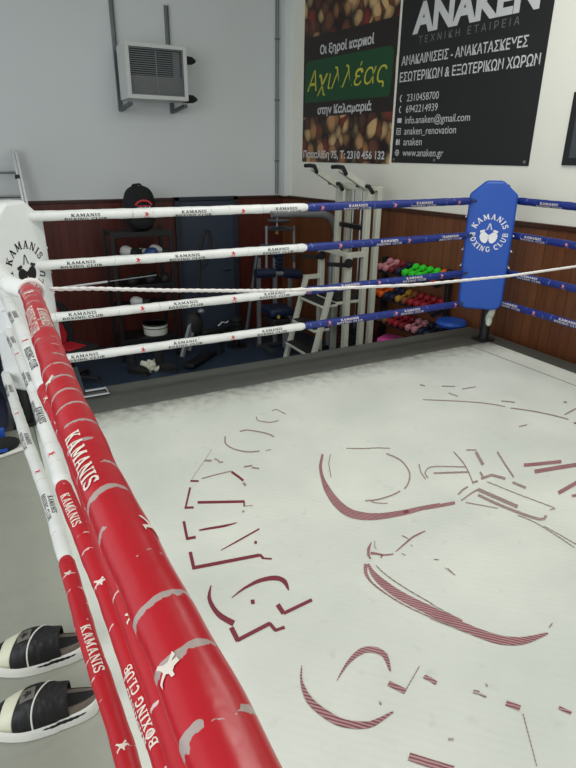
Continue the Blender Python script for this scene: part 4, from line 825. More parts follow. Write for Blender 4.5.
for z in (2.68, 2.25):
    k = MB().tube([(hx1 - 0.01, 4.0, z + 0.03), (hx1 + 0.06, 4.0, z + 0.03), (hx1 + 0.15, 4.0, z + 0.03), (hx1 + 0.20, 4.02, z + 0.03)], [0.05, 0.05, 0.045, 0.02], 12); k.build('pipe_stub', M['black_rub'], ht)

# ------------------------------------------------------------------ posters on the right wall
def on_panel(ob, parent): ob.parent = parent; ob.matrix_parent_inverse = Matrix(); return ob
def plane_text(txt, size, s, z, mt, parent, y=-0.0085, offset=0.0, shear=0.0, width=None, align='LEFT', name='lettering', space=1.0, vscale=1.0):
    vs, fs = font_mesh(txt, size, offset, shear, space, align)
    if width:
        x0 = min(x for x, y in vs); k = width / (max(x for x, y in vs) - x0); vs = [((x - x0) * k, y * k) for x, y in vs]
    b = MB().add([(s + x, y, z + yy * vscale) for x, yy in vs], fs)
    o = b.build(name, mt, parent, smooth=False, recalc=False); return o
def wall_thing(name, label, cat, s, z):
    o = bpy.data.objects.new(name, None); C.objects.link(o); o.matrix_world = RW @ Matrix.Translation((s, 0, z)); INV[o.name] = Matrix.Translation((-s, 0, -z)); o.empty_display_size = 0.1
    return tag(o, label, cat)
pa = wall_thing('banner', 'left wall banner of nuts with green strip and yellow cursive Greek word', 'banner', 1.34, 1.545)
s0, s1, zb, zt = 0.47, 2.222, 1.545, 3.62
MB().box(((s0 + s1) / 2, -0.004, (zb + zt) / 2), (s1 - s0, 0.006, zt - zb)).build('printed_sheet', M['nuts'], pa, smooth=False)
MB().box(((s0 + s1) / 2, -0.0074, 2.58), (s1 - s0, 0.0006, 0.94)).build('dark_strip', M['pbrown'], pa, smooth=False)
gs = [(s0 + 0.04, 2.29), (s1 - 0.10, 2.27), (s1 - 0.06, 2.31), (s1 - 0.04, 2.72), (s1 - 0.09, 2.78), (s0 + 0.09, 2.78), (s0 + 0.04, 2.73)]
MB().prism(gs, lambda x, y, d: V((x, d, y)), -0.0078, -0.0088).build('green_strip', M['pgreen'], pa, smooth=False)
plane_text('Οι ξηροί καρποί', 0.215, 0.82, 2.835, M['ptext'], pa, offset=0.006, width=1.02)
plane_text('Αχιλλέας', 0.50, 0.56, 2.42, M['pyellow'], pa, y=-0.0096, shear=0.25, width=1.53, name='cursive_lettering', offset=-0.004)
plane_text('στην Καλαμαριά', 0.215, 0.80, 2.14, M['ptext'], pa, offset=0.006, width=1.06)
plane_text('Πασαλίδη 75, Τ: 2310 456 132', 0.15, 0.50, 1.60, M['ptext'], pa, offset=0.004, width=1.64)
pb = wall_thing('banner', 'large black wall banner with white lettering and contact lines', 'banner', 3.17, 1.565)
s0, s1 = 2.262, 4.075
MB().box(((s0 + s1) / 2, -0.004, (1.565 + 3.3) / 2), (s1 - s0, 0.006, 3.3 - 1.565)).build('printed_sheet', M['pblack'], pb, smooth=False)
plane_text('ANAKEN', 0.50, 2.44, 2.855, M['ptext'], pb, offset=0.022, width=1.50)
plane_text('ΤΕΧΝΙΚΗ ΕΤΑΙΡΕΙΑ', 0.095, 2.54, 2.745, M['heater_lo'], pb, width=1.22, space=1.6)
plane_text('ΑΝΑΚΑΙΝΙΣΕΙΣ - ΑΝΑΚΑΤΑΣΚΕΥΕΣ', 0.165, 2.31, 2.56, M['ptext'], pb, width=1.57, offset=0.002, vscale=1.3)
plane_text('ΕΣΩΤΕΡΙΚΩΝ & ΕΞΩΤΕΡΙΚΩΝ ΧΩΡΩΝ', 0.165, 2.30, 2.40, M['ptext'], pb, width=1.73, offset=0.002, vscale=1.3)
for k, (tx, w, icon) in enumerate((('2310458700', 0.46, 'p'), ('6942214939', 0.46, 'p'), ('info.anaken@gmail.com', 0.90, 'm'), ('anaken_renovation', 0.74, 'i'), ('anaken', 0.28, 'f'), ('www.anaken.gr', 0.60, 'g'))):
    z = 2.20 - k * 0.1125
    plane_text(tx, 0.112, 2.435, z, M['ptext'], pb, width=w, vscale=1.12)
    ic = MB(); cx, cz = 2.345, z + 0.035; F = lambda x, y: (cx + x, -0.0085, cz + y); ri = 0.030
    def strip(pts, w):
        v, f = stroke_quads(pts, w); ic.add([F(a.x, a.y) for a in v], f)
    if icon == 'p': strip(arc(0.02, 0, 0.034, 0.036, 110, 250, 8), 0.013)
    elif icon == 'm':
        ic.add([F(-.032, -.024), F(.032, -.024), F(.032, .024), F(-.032, .024)], [(0, 1, 2, 3)])
    elif icon == 'i':
        strip([(-ri, -ri), (ri, -ri), (ri, ri), (-ri, ri), (-ri, -ri)], 0.011); strip(arc(0, 0, .013, .013, 0, 360, 10), 0.008)
    elif icon == 'f':
        ic.add([F(-ri, -ri), F(.0, -ri), F(.0, ri), F(-ri, ri)], [(0, 1, 2, 3)]); ic.add([F(.012, -ri), F(ri, -ri), F(ri, ri), F(.012, ri)], [(0, 1, 2, 3)]); ic.add([F(0, .0), F(.012, .0), F(.012, .008), F(0, .008)], [(0, 1, 2, 3)])
    else:
        strip(arc(0, 0, .028, .03, 0, 360, 16), 0.009); strip(arc(0, 0, .012, .03, 0, 360, 12), 0.006); strip([(-.028, 0), (.028, 0)], 0.006)
    ic.build('contact_icon', M['ptext'], pb, smooth=False, recalc=False)
gm = MB()
for s in (2.30, 2.92, 4.03): gm.lathe([(0.016, 0), (0.016, 0.004)], (s, -0.007, 1.60), (0, -1, 0), 10)
gm.build('eyelet', M['galv'], pb)
pc = wall_thing('picture_frame', 'dark framed picture cut off at the right edge of the wall', 'picture', 4.8, 1.575)
MB().box((4.81, -0.012, 1.87), (0.80, 0.022, 0.58)).build('frame', M['black'], pc, bevel=0.004)
MB().box((4.81, -0.0245, 1.87), (0.68, 0.002, 0.46)).build('picture_sheet', M['steel_d'], pc)

# ------------------------------------------------------------------ aluminium ladder leaning on the back wall
ld = thing('ladder', 'aluminium ladder leaning against the grey back wall behind the white pad', 'ladder', (0.1, 3.5, ZF))
def lad(x, z, off=0.0): return (x, 3.55 + (z - ZF) * (0.62 / 2.6) - off, z)
for x, xb in ((0.386, 0.50), (-0.02, -0.13)):
    for off, dx in ((0.0, 0.0), (0.03, 0.035)):
        MB().bar(lad(xb + dx, ZF + 0.02, off), lad(x + dx, 1.66 if not dx else 1.64, off), 0.025, 0.06, up=(0, 1, 0)).build('rail', M['alu'], ld)
    MB().box(lad(x + 0.02, 1.36), (0.07, 0.07, 0.05)).build('hook', M['black'], ld)
for k in range(8):
    z = 1.41 - k * 0.268
    MB().tube([lad(-0.05, z), lad(0.41 + k * 0.012, z)], 0.016, 8).build('rung', M['alu'], ld)

# ------------------------------------------------------------------ glove rack and what lies on it
rk = thing('storage_rack', 'black steel storage rack of gloves beside the dark blue door', 'rack', (1.66, 3.75, ZF))
rx0, rx1, ry0, ry1 = 1.30, 2.03, 3.50, 3.98
SH = [0.70, 0.385, 0.045, -0.245, -0.66]
for x in (rx0, rx1):
    for y in (ry0, ry1): MB().box((x, y, (ZF + 0.74) / 2), (0.045, 0.045, 0.74 - ZF)).build('upright', M['black'], rk, bevel=0.003)
for z in SH: MB().box(((rx0 + rx1) / 2, (ry0 + ry1) / 2, z), (rx1 - rx0, ry1 - ry0, 0.03)).box(((rx0 + rx1) / 2, ry0 - 0.01, z + 0.005), (rx1 - rx0, 0.02, 0.06)).build('shelf', M['black'], rk, bevel=0.003)
bg = thing('gym_bag', 'black gym bag with red and white print on top of the rack', 'bag', (1.72, 3.72, 0.715))
sq = lambda w: V((math.copysign(abs(w.x / 0.22) ** 0.7 * 0.22, w.x), w.y, math.copysign(abs(w.z / 0.27) ** 0.75 * 0.27, w.z)))
MB().ell((1.72, 3.72, 0.99), (0.19, 0.15, 0.275), fn=sq, n=24, k=14).build('body', M['black_fab'], bg)
MB().ell((1.72, 3.60, 0.90), (0.165, 0.06, 0.15), n=20, k=12).build('front_pocket', M['black_fab'], bg)
MB().tube([(1.64, 3.72, 1.235), (1.66, 3.72, 1.27), (1.74, 3.72, 1.28), (1.79, 3.72, 1.235)], 0.014, 8).build('carry_handle', M['black_fab'], bg)
MB().tube([(1.54, 3.62, 0.95), (1.46, 3.58, 0.86), (1.47, 3.58, 0.76), (1.56, 3.58, 0.73)], 0.016, 8).build('strap', M['black_fab'], bg)
pm_ = MB()
v, f = stroke_quads(arc(1.73, 1.03, 0.10, 0.07, 10, 170, 10), 0.022); pm_.add([(a.x, 3.535 + 0.5 * (a.x - 1.72) ** 2, a.y) for a in v], f)
v, f = stroke_quads([(1.65, 1.035), (1.80, 1.035)], 0.012); pm_.add([(a.x, 3.533, a.y) for a in v], f)
pm_.build('red_print', M['red_ink'], bg, smooth=False)
wm = MB()
for k in range(6): wm.add([(1.645 + k * 0.028, 3.528, 0.985), (1.665 + k * 0.028, 3.528, 0.985), (1.668 + k * 0.028, 3.528, 1.02 + 0.012 * (k % 2)), (1.648 + k * 0.028, 3.528, 1.02)], [(0, 1, 2, 3)])
wm.build('white_print', M['white_ink'], bg, smooth=False)

def glove(label, loc, rz, main, cuffm, group, k=1.0, tip=0.0):
    t = thing('boxing_glove', label, 'boxing glove', loc, group)
    mx = Matrix.Rotation(rz, 4, 'Z') @ Matrix.Rotation(tip, 4, 'Y'); L = V(loc)
    P = lambda x, y, z: L + mx @ V((x * k, y * k, z * k))
    def fist(w): w.z *= 1 + 0.25 * (w.x / 0.085); w.y *= 1 + 0.12 * (w.x / 0.085); return w
    MB().ell(P(0.05, 0, 0.075), (0.095 * k, 0.068 * k, 0.064 * k), mx, 18, 12, fn=fist).build('fist', M[main], t)
    MB().ell(P(0.035, -0.062, 0.065), (0.062 * k, 0.026 * k, 0.028 * k), mx @ Matrix.Rotation(0.3, 4, 'Z'), 12, 8).build('thumb', M[main], t)
    MB().tube([P(-0.03, 0, 0.072), P(-0.075, 0, 0.072), P(-0.12, 0, 0.072)], [0.046 * k, 0.045 * k, 0.052 * k], 14).build('cuff', M[cuffm], t)
    MB().tube([P(-0.065, 0, 0.072), P(-0.085, 0, 0.072)], [0.0485 * k, 0.0485 * k], 14).build('strap', M['black_rub'], t)
    return t
glove('white boxing glove at the left end of the upper rack shelf', (1.53, 3.58, 0.402), 2.2, 'glove_w', 'black_rub', 'gloves on the rack', 1.1)
glove('blue boxing glove between the white gloves on the upper rack shelf', (1.74, 3.56, 0.402), -0.8, 'glove_b', 'glove_w', 'gloves on the rack', 0.95)
glove('white boxing glove at the right end of the upper rack shelf', (1.90, 3.60, 0.402), 2.7, 'glove_w', 'black_rub', 'gloves on the rack', 1.0, -0.15)
glove('white boxing glove on the rack shelf above the white bucket', (1.60, 3.56, -0.228), 2.6, 'glove_w', 'black_rub', 'gloves on the rack', 1.0)
for x, y, k, lab in ((1.56, 3.60, 1.0, 'black boxing glove at the left of the middle rack shelf'), (1.78, 3.62, 1.05, 'black boxing glove at the middle of the middle rack shelf'), (1.95, 3.58, 0.9, 'black boxing glove at the right of the middle rack shelf')):
    glove(lab, (x, y, 0.062), 2.4 + x, 'black_rub', 'black_rub', 'gloves on the rack', k)
bk = thing('bucket', 'squat white bucket with black rim on the lowest rack shelf', 'bucket', (1.79, 3.68, -0.645))
MB().lathe([(0.14, 0), (0.155, 0.01), (0.165, 0.14), (0.168, 0.142), (0.16, 0.144), (0.15, 0.05), (0.0, 0.05)], (1.79, 3.68, -0.645), n=28).build('body', M['bucket'], bk)
MB().lathe([(0.166, 0.142), (0.172, 0.15), (0.172, 0.165), (0.158, 0.165), (0.156, 0.142)], (1.79, 3.68, -0.645), n=28).build('rim', M['black_rub'], bk)
MB().lathe([(0.1675, 0.100), (0.1675, 0.108)], (1.79, 3.68, -0.645), n=28).build('band', M['black_rub'], bk)
pl = thing('pole', 'thin white pole with grey end lying level behind the white pad', 'pole', (1.1, 3.46, 0.12))
MB().tube([(0.40, 3.44, 0.128), (1.20, 3.46, 0.163)], 0.014, 8).build('white_tube', M['white_ink'], pl)
MB().tube([(1.20, 3.46, 0.163), (1.80, 3.475, 0.190)], 0.008, 8).build('grey_tube', M['steel'], pl)
MB().tube([(1.185, 3.46, 0.1625), (1.21, 3.46, 0.1635)], 0.018, 8).build('collar', M['black'], pl)

# boots and cloth on the floor in front of the rack
def boot(label, loc, rz):
    t = thing('boot', label, 'boot', loc, 'boots on the blue floor')
    mx = Matrix.Rotation(rz, 4, 'Z'); L = V(loc); P = lambda x, y, z: L + mx @ V((x, y, z))
    MB().ell(P(0.07, 0, 0.055), (0.15, 0.055, 0.06), mx, 16, 10).build('foot', M['black_fab'], t)
    MB().tube([P(-0.02, 0, 0.06), P(-0.03, 0, 0.14), P(-0.04, 0, 0.24)], [0.06, 0.055, 0.06], 14).build('shaft', M['black_fab'], t)
    MB().box(P(0.06, 0, 0.012), (0.30, 0.10, 0.024), mx).build('sole', M['black_rub'], t, bevel=0.01)
boot('black boot on the blue floor, left of the crumpled white cloth', (1.33, 3.06, ZF), -0.9)
boot('black boot on the blue floor, right of the crumpled white cloth', (1.66, 3.0, ZF), -0.7)
cl = MB(); nx = 12
vs = [(1.43 + 0.17 * i / nx + 0.02 * math.sin(j), 2.98 + 0.13 * j / nx, ZF + 0.09 + 0.03 * math.sin(i * 1.1 + j * .7) + 0.03 * math.cos(j * 1.3) - 0.05 * (j < 2)) for j in range(nx + 1) for i in range(nx + 1)]
cl.add(vs, [(j * (nx + 1) + i, j * (nx + 1) + i + 1, (j + 1) * (nx + 1) + i + 1, (j + 1) * (nx + 1) + i) for j in range(nx) for i in range(nx)])
co = tag(cl.build('cloth', M['paper']), 'crumpled white cloth between the black boots on the floor', 'cloth')
so = co.modifiers.new('thick', 'SOLIDIFY'); so.thickness = 0.03

# ------------------------------------------------------------------ red and black chair
ch = thing('padded_chair', 'red and black padded chair against the wood panel beside the white pad', 'chair', (0.60, 3.05, ZF))
mxc = Matrix.Translation((0.60, 3.05, ZF)) @ Matrix.Rotation(0.55, 4, 'Z')
cf = lambda x, y, z: mxc @ V((x, y, z))
MB().prism([(-.25, .22), (.25, .22), (.25, .0 - .24), (-.25, -.24)], lambda x, y, d: cf(x, y, d), 0.36, 0.46).build('seat', M['black_rub'], ch, bevel=0.03, seg=3)
MB().prism([(-.13, .13), (.12, .13), (.12, -.15), (-.13, -.15)], lambda x, y, d: cf(x, y, d), 0.455, 0.475).build('seat_panel', M['red_up'], ch, bevel=0.01)
bo = [(-.20, .42), (.20, .42), (.25, .56), (.22, .85), (.13, .95), (-.13, .95), (-.22, .85), (-.25, .56)]
MB().prism(bo, lambda x, y, d: cf(x, 0.20 + d + (y - .42) * 0.12, y), -0.04, 0.07).build('backrest', M['black_rub'], ch, bevel=0.03, seg=3)
MB().prism([(-.08, .46), (.08, .46), (.12, .56), (.08, .70), (-.08, .70), (-.12, .56)], lambda x, y, d: cf(x, 0.20 + d + (y - .42) * 0.12, y), -0.055, -0.03).build('back_panel', M['red_up'], ch, bevel=0.008)
MB().prism([(-.08, .82), (.08, .82), (.06, .90), (-.06, .90)], lambda x, y, d: cf(x, 0.20 + d + (y - .42) * 0.12, y), -0.06, -0.03).build('head_panel', M['red_up'], ch, bevel=0.008)
MB().tube([cf(0, 0, 0.07), cf(0, 0, 0.37)], 0.03, 10).build('gas_lift', M['black'], ch)
for k in range(5):
    a = k * 2 * math.pi / 5 + 0.3; l = MB().bar(cf(0, 0, 0.09), cf(0.29 * math.cos(a), 0.29 * math.sin(a), 0.06), 0.045, 0.03); l.build('leg', M['black'], ch, bevel=0.006)
    MB().lathe([(0.028, -0.02), (0.03, 0), (0.028, 0.02)], cf(0.29 * math.cos(a), 0.29 * math.sin(a), 0.03), cf(math.sin(a), -math.cos(a), 0) - cf(0, 0, 0), 12).build('caster', M['black_rub'], ch)

# ------------------------------------------------------------------ small steel stand on the far apron
st = thing('steel_stand', 'small grey steel stand with chrome foot at the far left ring edge', 'stand', (0.40, 0.32, 0))
MB().bar((0.37, 0.34, 0.012), (0.34, 0.36, 0.21), 0.035, 0.035).build('post', M['steel_d'], st, bevel=0.003)
ff = MB()
for p, q in (((0.36, 0.26, 0.012), (0.54, 0.26, 0.012)), ((0.36, 0.37, 0.012), (0.54, 0.37, 0.012)), ((0.54, 0.26, 0.012), (0.54, 0.37, 0.012)), ((0.36, 0.26, 0.012), (0.36, 0.37, 0.012))): ff.tube([p, q], 0.012, 8)
ff.build('foot', M['chrome'], st)

# ------------------------------------------------------------------ dark exercise machine in front of the door
em = thing('exercise_machine', 'low black exercise machine with looped handle before the dark blue door', 'exercise machine', (2.3, 3.1, ZF))
MB().bar((1.954, 2.850, -0.867), (2.446, 3.300, -0.892), 0.16, 0.05).build('rail', M['black'], em, bevel=0.01)
MB().bar((2.042, 3.050, -0.727), (2.114, 3.050, -0.400), 0.05, 0.04).bar((1.913, 2.950, -0.771), (2.090, 3.050, -0.357), 0.04, 0.04).build('support_tube', M['steel'], em)
MB().ell((2.145, 3.100, -0.403), (0.12, 0.10, 0.17), n=18, k=12).build('seat', M['black_rub'], em)
MB().ell((2.213, 3.000, -0.215), (0.045, 0.045, 0.03), n=12, k=8).build('console', M['steel'], em)
MB().bar((2.219, 3.100, -0.548), (2.752, 3.300, -0.559), 0.12, 0.06).build('frame', M['black'], em, bevel=0.01)
MB().tube([(2.472, 3.100, -0.471), (2.531, 3.100, -0.424), (2.587, 3.100, -0.444), (2.616, 3.100, -0.421)], 0.014, 8).build('small_handle', M['chrome'], em)
MB().bar((2.565, 3.200, -0.565), (2.554, 3.200, -0.877), 0.05, 0.05).build('leg', M['black'], em)
lp = MB()
lp.tube([(2.251, 3.250, -0.677), (2.272, 3.250, -0.134), (2.300, 3.250, 0.280), (2.313, 3.250, 0.406), (2.341, 3.250, 0.555), (2.373, 3.250, 0.677), (2.416, 3.250, 0.742), (2.456, 3.250, 0.734), (2.472, 3.250, 0.659), (2.468, 3.250, 0.547), (2.435, 3.250, 0.423), (2.390, 3.250, 0.325), (2.340, 3.250, 0.277)], 0.022, 10)
lp.build('loop_handle', M['black_rub'], em)
for k in range(5):
    c = (2.901, 3.500, -0.660)
    t = tag(MB().lathe([(0.06, 0), (0.085, 0.006), (0.09, 0.03), (0.085, 0.054), (0.06, 0.06)], (c[0], c[1], ZF + 0.12 + 0.062 * k), n=24).build('weight_plate', M['black_rub']),
            ['lowest', 'second from the bottom', 'middle', 'second from the top', 'topmost'][k] + ' black weight plate of the stack left of the cable machine', 'weight plate', 'stacked weight plates')
c = (2.901, 3.500, -0.660)
tag(MB().lathe([(0.14, 0), (0.14, 0.02), (0.05, 0.03), (0.05, 0.119)], (c[0], c[1], ZF), n=20).build('plate_stand', M['black']), 'black round stand under the stacked weight plates', 'stand')

# ------------------------------------------------------------------ grey cable machine
cm = thing('cable_machine', 'grey multi gym cable machine with dark blue pads near the room corner', 'exercise machine', (3.45, 3.3, ZF))
MB().tube([(2.916, 3.200, -0.697), (3.103, 3.200, 0.464), (3.155, 3.200, 0.513), (3.589, 3.200, 0.500), (3.636, 3.200, 0.457), (3.655, 3.200, 0.267)], 0.026, 10).build('side_frame', M['steel_d'], cm)
for n_, a, b in (('mast', (3.163, 3.300, 0.340), (3.198, 3.300, -0.898)), ('mast', (3.412, 3.300, 0.323), (3.407, 3.300, -0.928)), ('mast', (3.648, 3.300, 0.056), (3.637, 3.300, -0.961))):
    MB().bar(a, (a[0], b[1], ZF), 0.05, 0.05).build(n_, M['steel'], cm, bevel=0.004)
MB().tube([(3.169, 2.900, 0.947), (3.570, 2.900, 0.939), (3.869, 2.850, 0.927), (3.993, 2.850, 0.884), (4.074, 2.850, 0.792), (4.113, 2.850, 0.648), (4.05, 2.85, 0.3), (4.05, 2.85, ZF + 0.02)], 0.05, 10).build('top_beam', M['steel'], cm)
MB().bar((3.10, 3.3, ZF + 0.03), (3.70, 3.3, ZF + 0.03), 0.08, 0.05).bar((3.62, 2.85, ZF + 0.03), (4.09, 2.85, ZF + 0.03), 0.08, 0.05).bar((3.2, 2.95, ZF + 0.03), (3.2, 3.55, ZF + 0.03), 0.08, 0.05).bar((3.62, 2.95, ZF + 0.03), (3.62, 3.3, ZF + 0.03), 0.08, 0.05).build('base', M['steel_d'], cm, bevel=0.005)
MB().lathe([(0.20, 0), (0.21, 0.012), (0.20, 0.02), (0.05, 0.025)], (3.446, 3.250, 0.712), n=24).lathe([(0.15, 0), (0.155, 0.01), (0.15, 0.02)], (3.446, 3.250, 0.810), n=24).build('pulley_disc', M['steel_d'], cm)
MB().tube([(3.416, 3.250, 0.881), (3.416, 3.250, 0.675)], 0.008, 6).build('cable', M['chrome'], cm)
MB().tube([(3.416, 3.250, 0.688), (3.416, 3.250, 0.649)], 0.022, 8).build('carabiner', M['brass'], cm)
for x in (266.5, 294.0):
    MB().tube([(3.237, 3.200, 0.766) if x < 280 else (3.647, 3.200, 0.748), (3.234, 3.200, 0.217) if x < 280 else (3.656, 3.200, 0.184)], 0.018, 8).build('pull_arm', M['steel'], cm)
MB().tube([(3.002, 3.050, 0.188), (3.273, 3.050, 0.173)], 0.062, 14).build('roller_pad', M['navy'], cm)
MB().tube([(3.400, 3.050, 0.162), (3.670, 3.050, 0.120)], 0.062, 14).build('roller_pad', M['navy'], cm)
MB().tube([(3.213, 3.050, 0.171), (3.453, 3.050, 0.151)], 0.03, 10).build('roller_joint', M['steel'], cm)
sk = MB()
for k in range(5): sk.box((3.46, 3.3, 0.165 + 0.05 * k), (0.13, 0.10, 0.036))
sk.build('weight_stack', M['navy'], cm, bevel=0.003)
MB().box((3.46, 3.35, 0.26), (0.14, 0.04, 0.30)).build('stack_plate', M['chrome'], cm)
mseat = MB().box((3.294, 3.000, -0.323), (0.34, 0.36, 0.11)); mseat.build('seat', M['navy'], cm, bevel=0.035, seg=3)
MB().box((3.305, 3.020, -0.470), (0.26, 0.3, 0.10)).build('seat_box', M['black_rub'], cm, bevel=0.02)
MB().lathe([(0.024, 0), (0.024, 0.006)], (3.216, 2.800, -0.363), (0, -1, 0), 12).build('sticker', M['brass'], cm)
MB().bar((3.43, 3.0, ZF + 0.05), (3.43, 3.0, -0.40), 0.06, 0.06).build('seat_post', M['steel'], cm)
MB().bar((3.059, 3.100, -0.073), (3.703, 3.100, -0.164), 0.05, 0.05).build('cross_bar', M['steel'], cm)

# ------------------------------------------------------------------ cream dip and pull up machine
pu = thing('pull_up_machine', 'tall cream framed pull up and dip machine with steps behind the far ropes', 'exercise machine', (3.55, 2.05, ZF))
YN, YF_ = 1.75, 2.35
W_ = M['mach_white']
for y in (YN, YF_):
    for x in (3.80, 3.94): MB().bar((x, y, ZF), (x, y, 1.31), 0.07, 0.06).build('mast', W_, pu, bevel=0.004)
    MB().bar((3.58, y, ZF), (3.58, y, 0.60), 0.075, 0.06).build('front_post', W_, pu, bevel=0.004)
    MB().bar((3.05, y, ZF + 0.03), (4.0, y, ZF + 0.03), 0.07, 0.06).build('base_rail', W_, pu, bevel=0.004)
    MB().bar((3.06, y, ZF + 0.03), (3.37, y, 0.24), 0.07, 0.045).build('step_stile', W_, pu, bevel=0.004)
    MB().bar((3.34, y, 0.24), (3.60, y, 0.24), 0.06, 0.05).build('stile_arm', W_, pu, bevel=0.004)
    MB().bar((3.56, y, 0.58), (3.80, y, 0.58), 0.06, 0.06).build('side_arm', W_, pu, bevel=0.004)
    a = MB().bar((3.80, y, 1.29), (3.42, y, 1.50), 0.06, 0.06); a.build('pull_up_arm', W_, pu, bevel=0.004)
    g = MB().tube([(3.36, y - 0.20, 1.46), (3.41, y - 0.06, 1.52), (3.42, y + 0.06, 1.525), (3.40, y + 0.14, 1.52)], 0.022, 10); g.build('grip', M['black_rub'], pu)
    g = MB().tube([(3.70, y - 0.22, 1.27), (3.745, y - 0.08, 1.325), (3.755, y + 0.16, 1.325)], 0.022, 10); g.build('grip', M['black_rub'], pu)
MB().bar((3.87, YN - 0.03, 1.30), (3.87, YF_ + 0.03, 1.30), 0.20, 0.05).build('top_beam', W_, pu, bevel=0.004)
for x, z in ((3.82, 0.86), (3.58, 0.58)): MB().bar((x, YN, z), (x, YF_, z), 0.05, 0.05).build('cross_bar', M['black'] if z > .7 else W_, pu)
for k, (x, z) in enumerate(((3.34, 0.0), (3.24, -0.28), (3.15, -0.56))):
    t = MB().box((x + 0.03, (YN + YF_) / 2, z), (0.22, YF_ - YN - 0.06, 0.03)); to = t.build('step', W_, pu, bevel=0.004)
    MB().box((x + 0.03, (YN + YF_) / 2, z + 0.019), (0.20, YF_ - YN - 0.08, 0.010)).build('step_mat', M['black_rub'], to)
kp = MB().box((3.66, (YN + YF_) / 2 - 0.04, 0.02), (0.40, 0.46, 0.03)); kp.build('knee_platform', W_, pu, bevel=0.005)
MB().box((3.64, (YN + YF_) / 2 - 0.04, 0.065), (0.36, 0.42, 0.06)).build('knee_pad', M['black_rub'], pu, bevel=0.02)
sk = MB()
for k in range(9): sk.box((3.87, (YN + YF_) / 2, ZF + 0.12 + k * 0.055), (0.14, 0.34, 0.048))
sk.build('weight_stack', M['black'], pu, bevel=0.004)
for dy in (-0.08, 0.08): MB().tube([(3.87, 2.05 + dy, ZF + 0.05), (3.87, 2.05 + dy, 1.28)], 0.012, 8).build('guide_rod', M['chrome'], pu)
for y in (YN, YF_): MB().lathe([(0.05, -0.02), (0.055, 0), (0.05, 0.02)], (3.55, y - 0.05, 0.50), (0, 1, 0), 14).build('knob', M['black_rub'], pu)
for y in (YN, YF_): MB().bar((3.56, y, 0.47), (3.30, y, 0.50), 0.045, 0.045).build('dip_handle', M['black_rub'], pu)

# ------------------------------------------------------------------ dumbbell rack along the right wall
def rw(s, off, z): return RW @ V((s, -off, z))
dk = thing('dumbbell_rack', 'black tiered dumbbell rack along the brown panelled right wall', 'rack', tuple(rw(3.0, 0.3, ZF)))
TIER = [(0.40, 0, 0), (0.08, 0, 0), (-0.22, 0, 0)]
for s in (2.40, 3.40):
    MB().bar(rw(s, 0.06, ZF), rw(s, 0.12, 0.50), 0.05, 0.06).build('side_post', M['black'], dk, bevel=0.004)
    MB().bar(rw(s, 0.08, ZF + 0.03), rw(s, 0.36, ZF + 0.03), 0.05, 0.06).build('foot', M['black'], dk, bevel=0.004)
    for z, o0, o1 in TIER: MB().bar(rw(s, 0.08, z + 0.01), rw(s, 0.33, z - 0.06), 0.04, 0.04).build('arm', M['black'], dk)
for z, o0, o1 in TIER:
    for off, dz in ((0.145, 0.0), (0.275, -0.035)): MB().bar(rw(2.40, off, z + dz - 0.005), rw(3.40, off, z + dz - 0.005), 0.07, 0.02).build('shelf_rail', M['black'], dk, bevel=0.003)
def dumbbell(mk, s, z, k, label):
    b = MB(); hl = 0.085
    a = rw(s, 0.21 - hl, z + 0.27 * hl + 0.01 + 0.041 * k); c = rw(s, 0.21 + hl, z - 0.27 * hl + 0.01 + 0.041 * k)
    ax = (c - a).normalized()
    b.tube([a + ax * 0.01, c - ax * 0.01], 0.017 * k, 8)
    for p, sg in ((a, 1), (c, -1)):
        b.lathe([(0.026 * k, -0.034 * k), (0.038 * k, -0.024 * k), (0.041 * k, 0), (0.038 * k, 0.024 * k), (0.026 * k, 0.034 * k)], p, ax, 10)
    return tag(b.build('dumbbell', M[mk]), label, 'dumbbell', 'dumbbells on the rack')
names = dict(d_pink='faded pink', d_dkred='dark red', d_navy='navy', d_green='bright green', d_orange='orange', d_yellow='mustard', d_brown='brown', d_red='red', d_olive='olive brown', d_black='black')
rows = [('top', TIER[0][0], 2.49, 0.106, ['d_pink', 'd_pink', 'd_dkred', 'd_navy', 'd_green', 'd_green', 'd_green', 'd_green']),
        ('middle', TIER[1][0], 2.45, 0.098, ['d_orange', 'd_orange', 'd_navy', 'd_navy', 'd_yellow', 'd_brown', 'd_red', 'd_red', 'd_red', 'd_red']),
        ('bottom', TIER[2][0], 2.45, 0.098, ['d_black', 'd_olive', 'd_olive', 'd_red', 'd_red', 'd_dkred', 'd_pink', 'd_pink', 'd_navy', 'd_navy'])]
for tn, z, s, ds, ms in rows:
    for i, mk in enumerate(ms):
        one = ms.count(mk) == 1
        dumbbell(mk, s + ds * i, z - 0.018, 1.0, ('the %s dumbbell on the %s tier of the dumbbell rack' if one else '%s dumbbell among the %s ones on the %s tier of the rack') % ((names[mk], tn) if one else (names[mk], 'same coloured', tn)))
dumbbell('d_orange', 3.33, TIER[0][0] - 0.018, 1.0, 'orange dumbbell at the right end of the top tier past the green ones')
q = rw(2.70, 0.22, ZF)
bx = tag(MB().box((0, 0, 0.25), (0.26, 0.26, 0.50), None).build('storage_box', M['pink_box'], bevel=0.015), 'bright pink box on the floor in front of the dumbbell rack', 'box')
bx.matrix_world = Matrix.Translation(q) @ Matrix.Rotation(0.5, 4, 'Z')

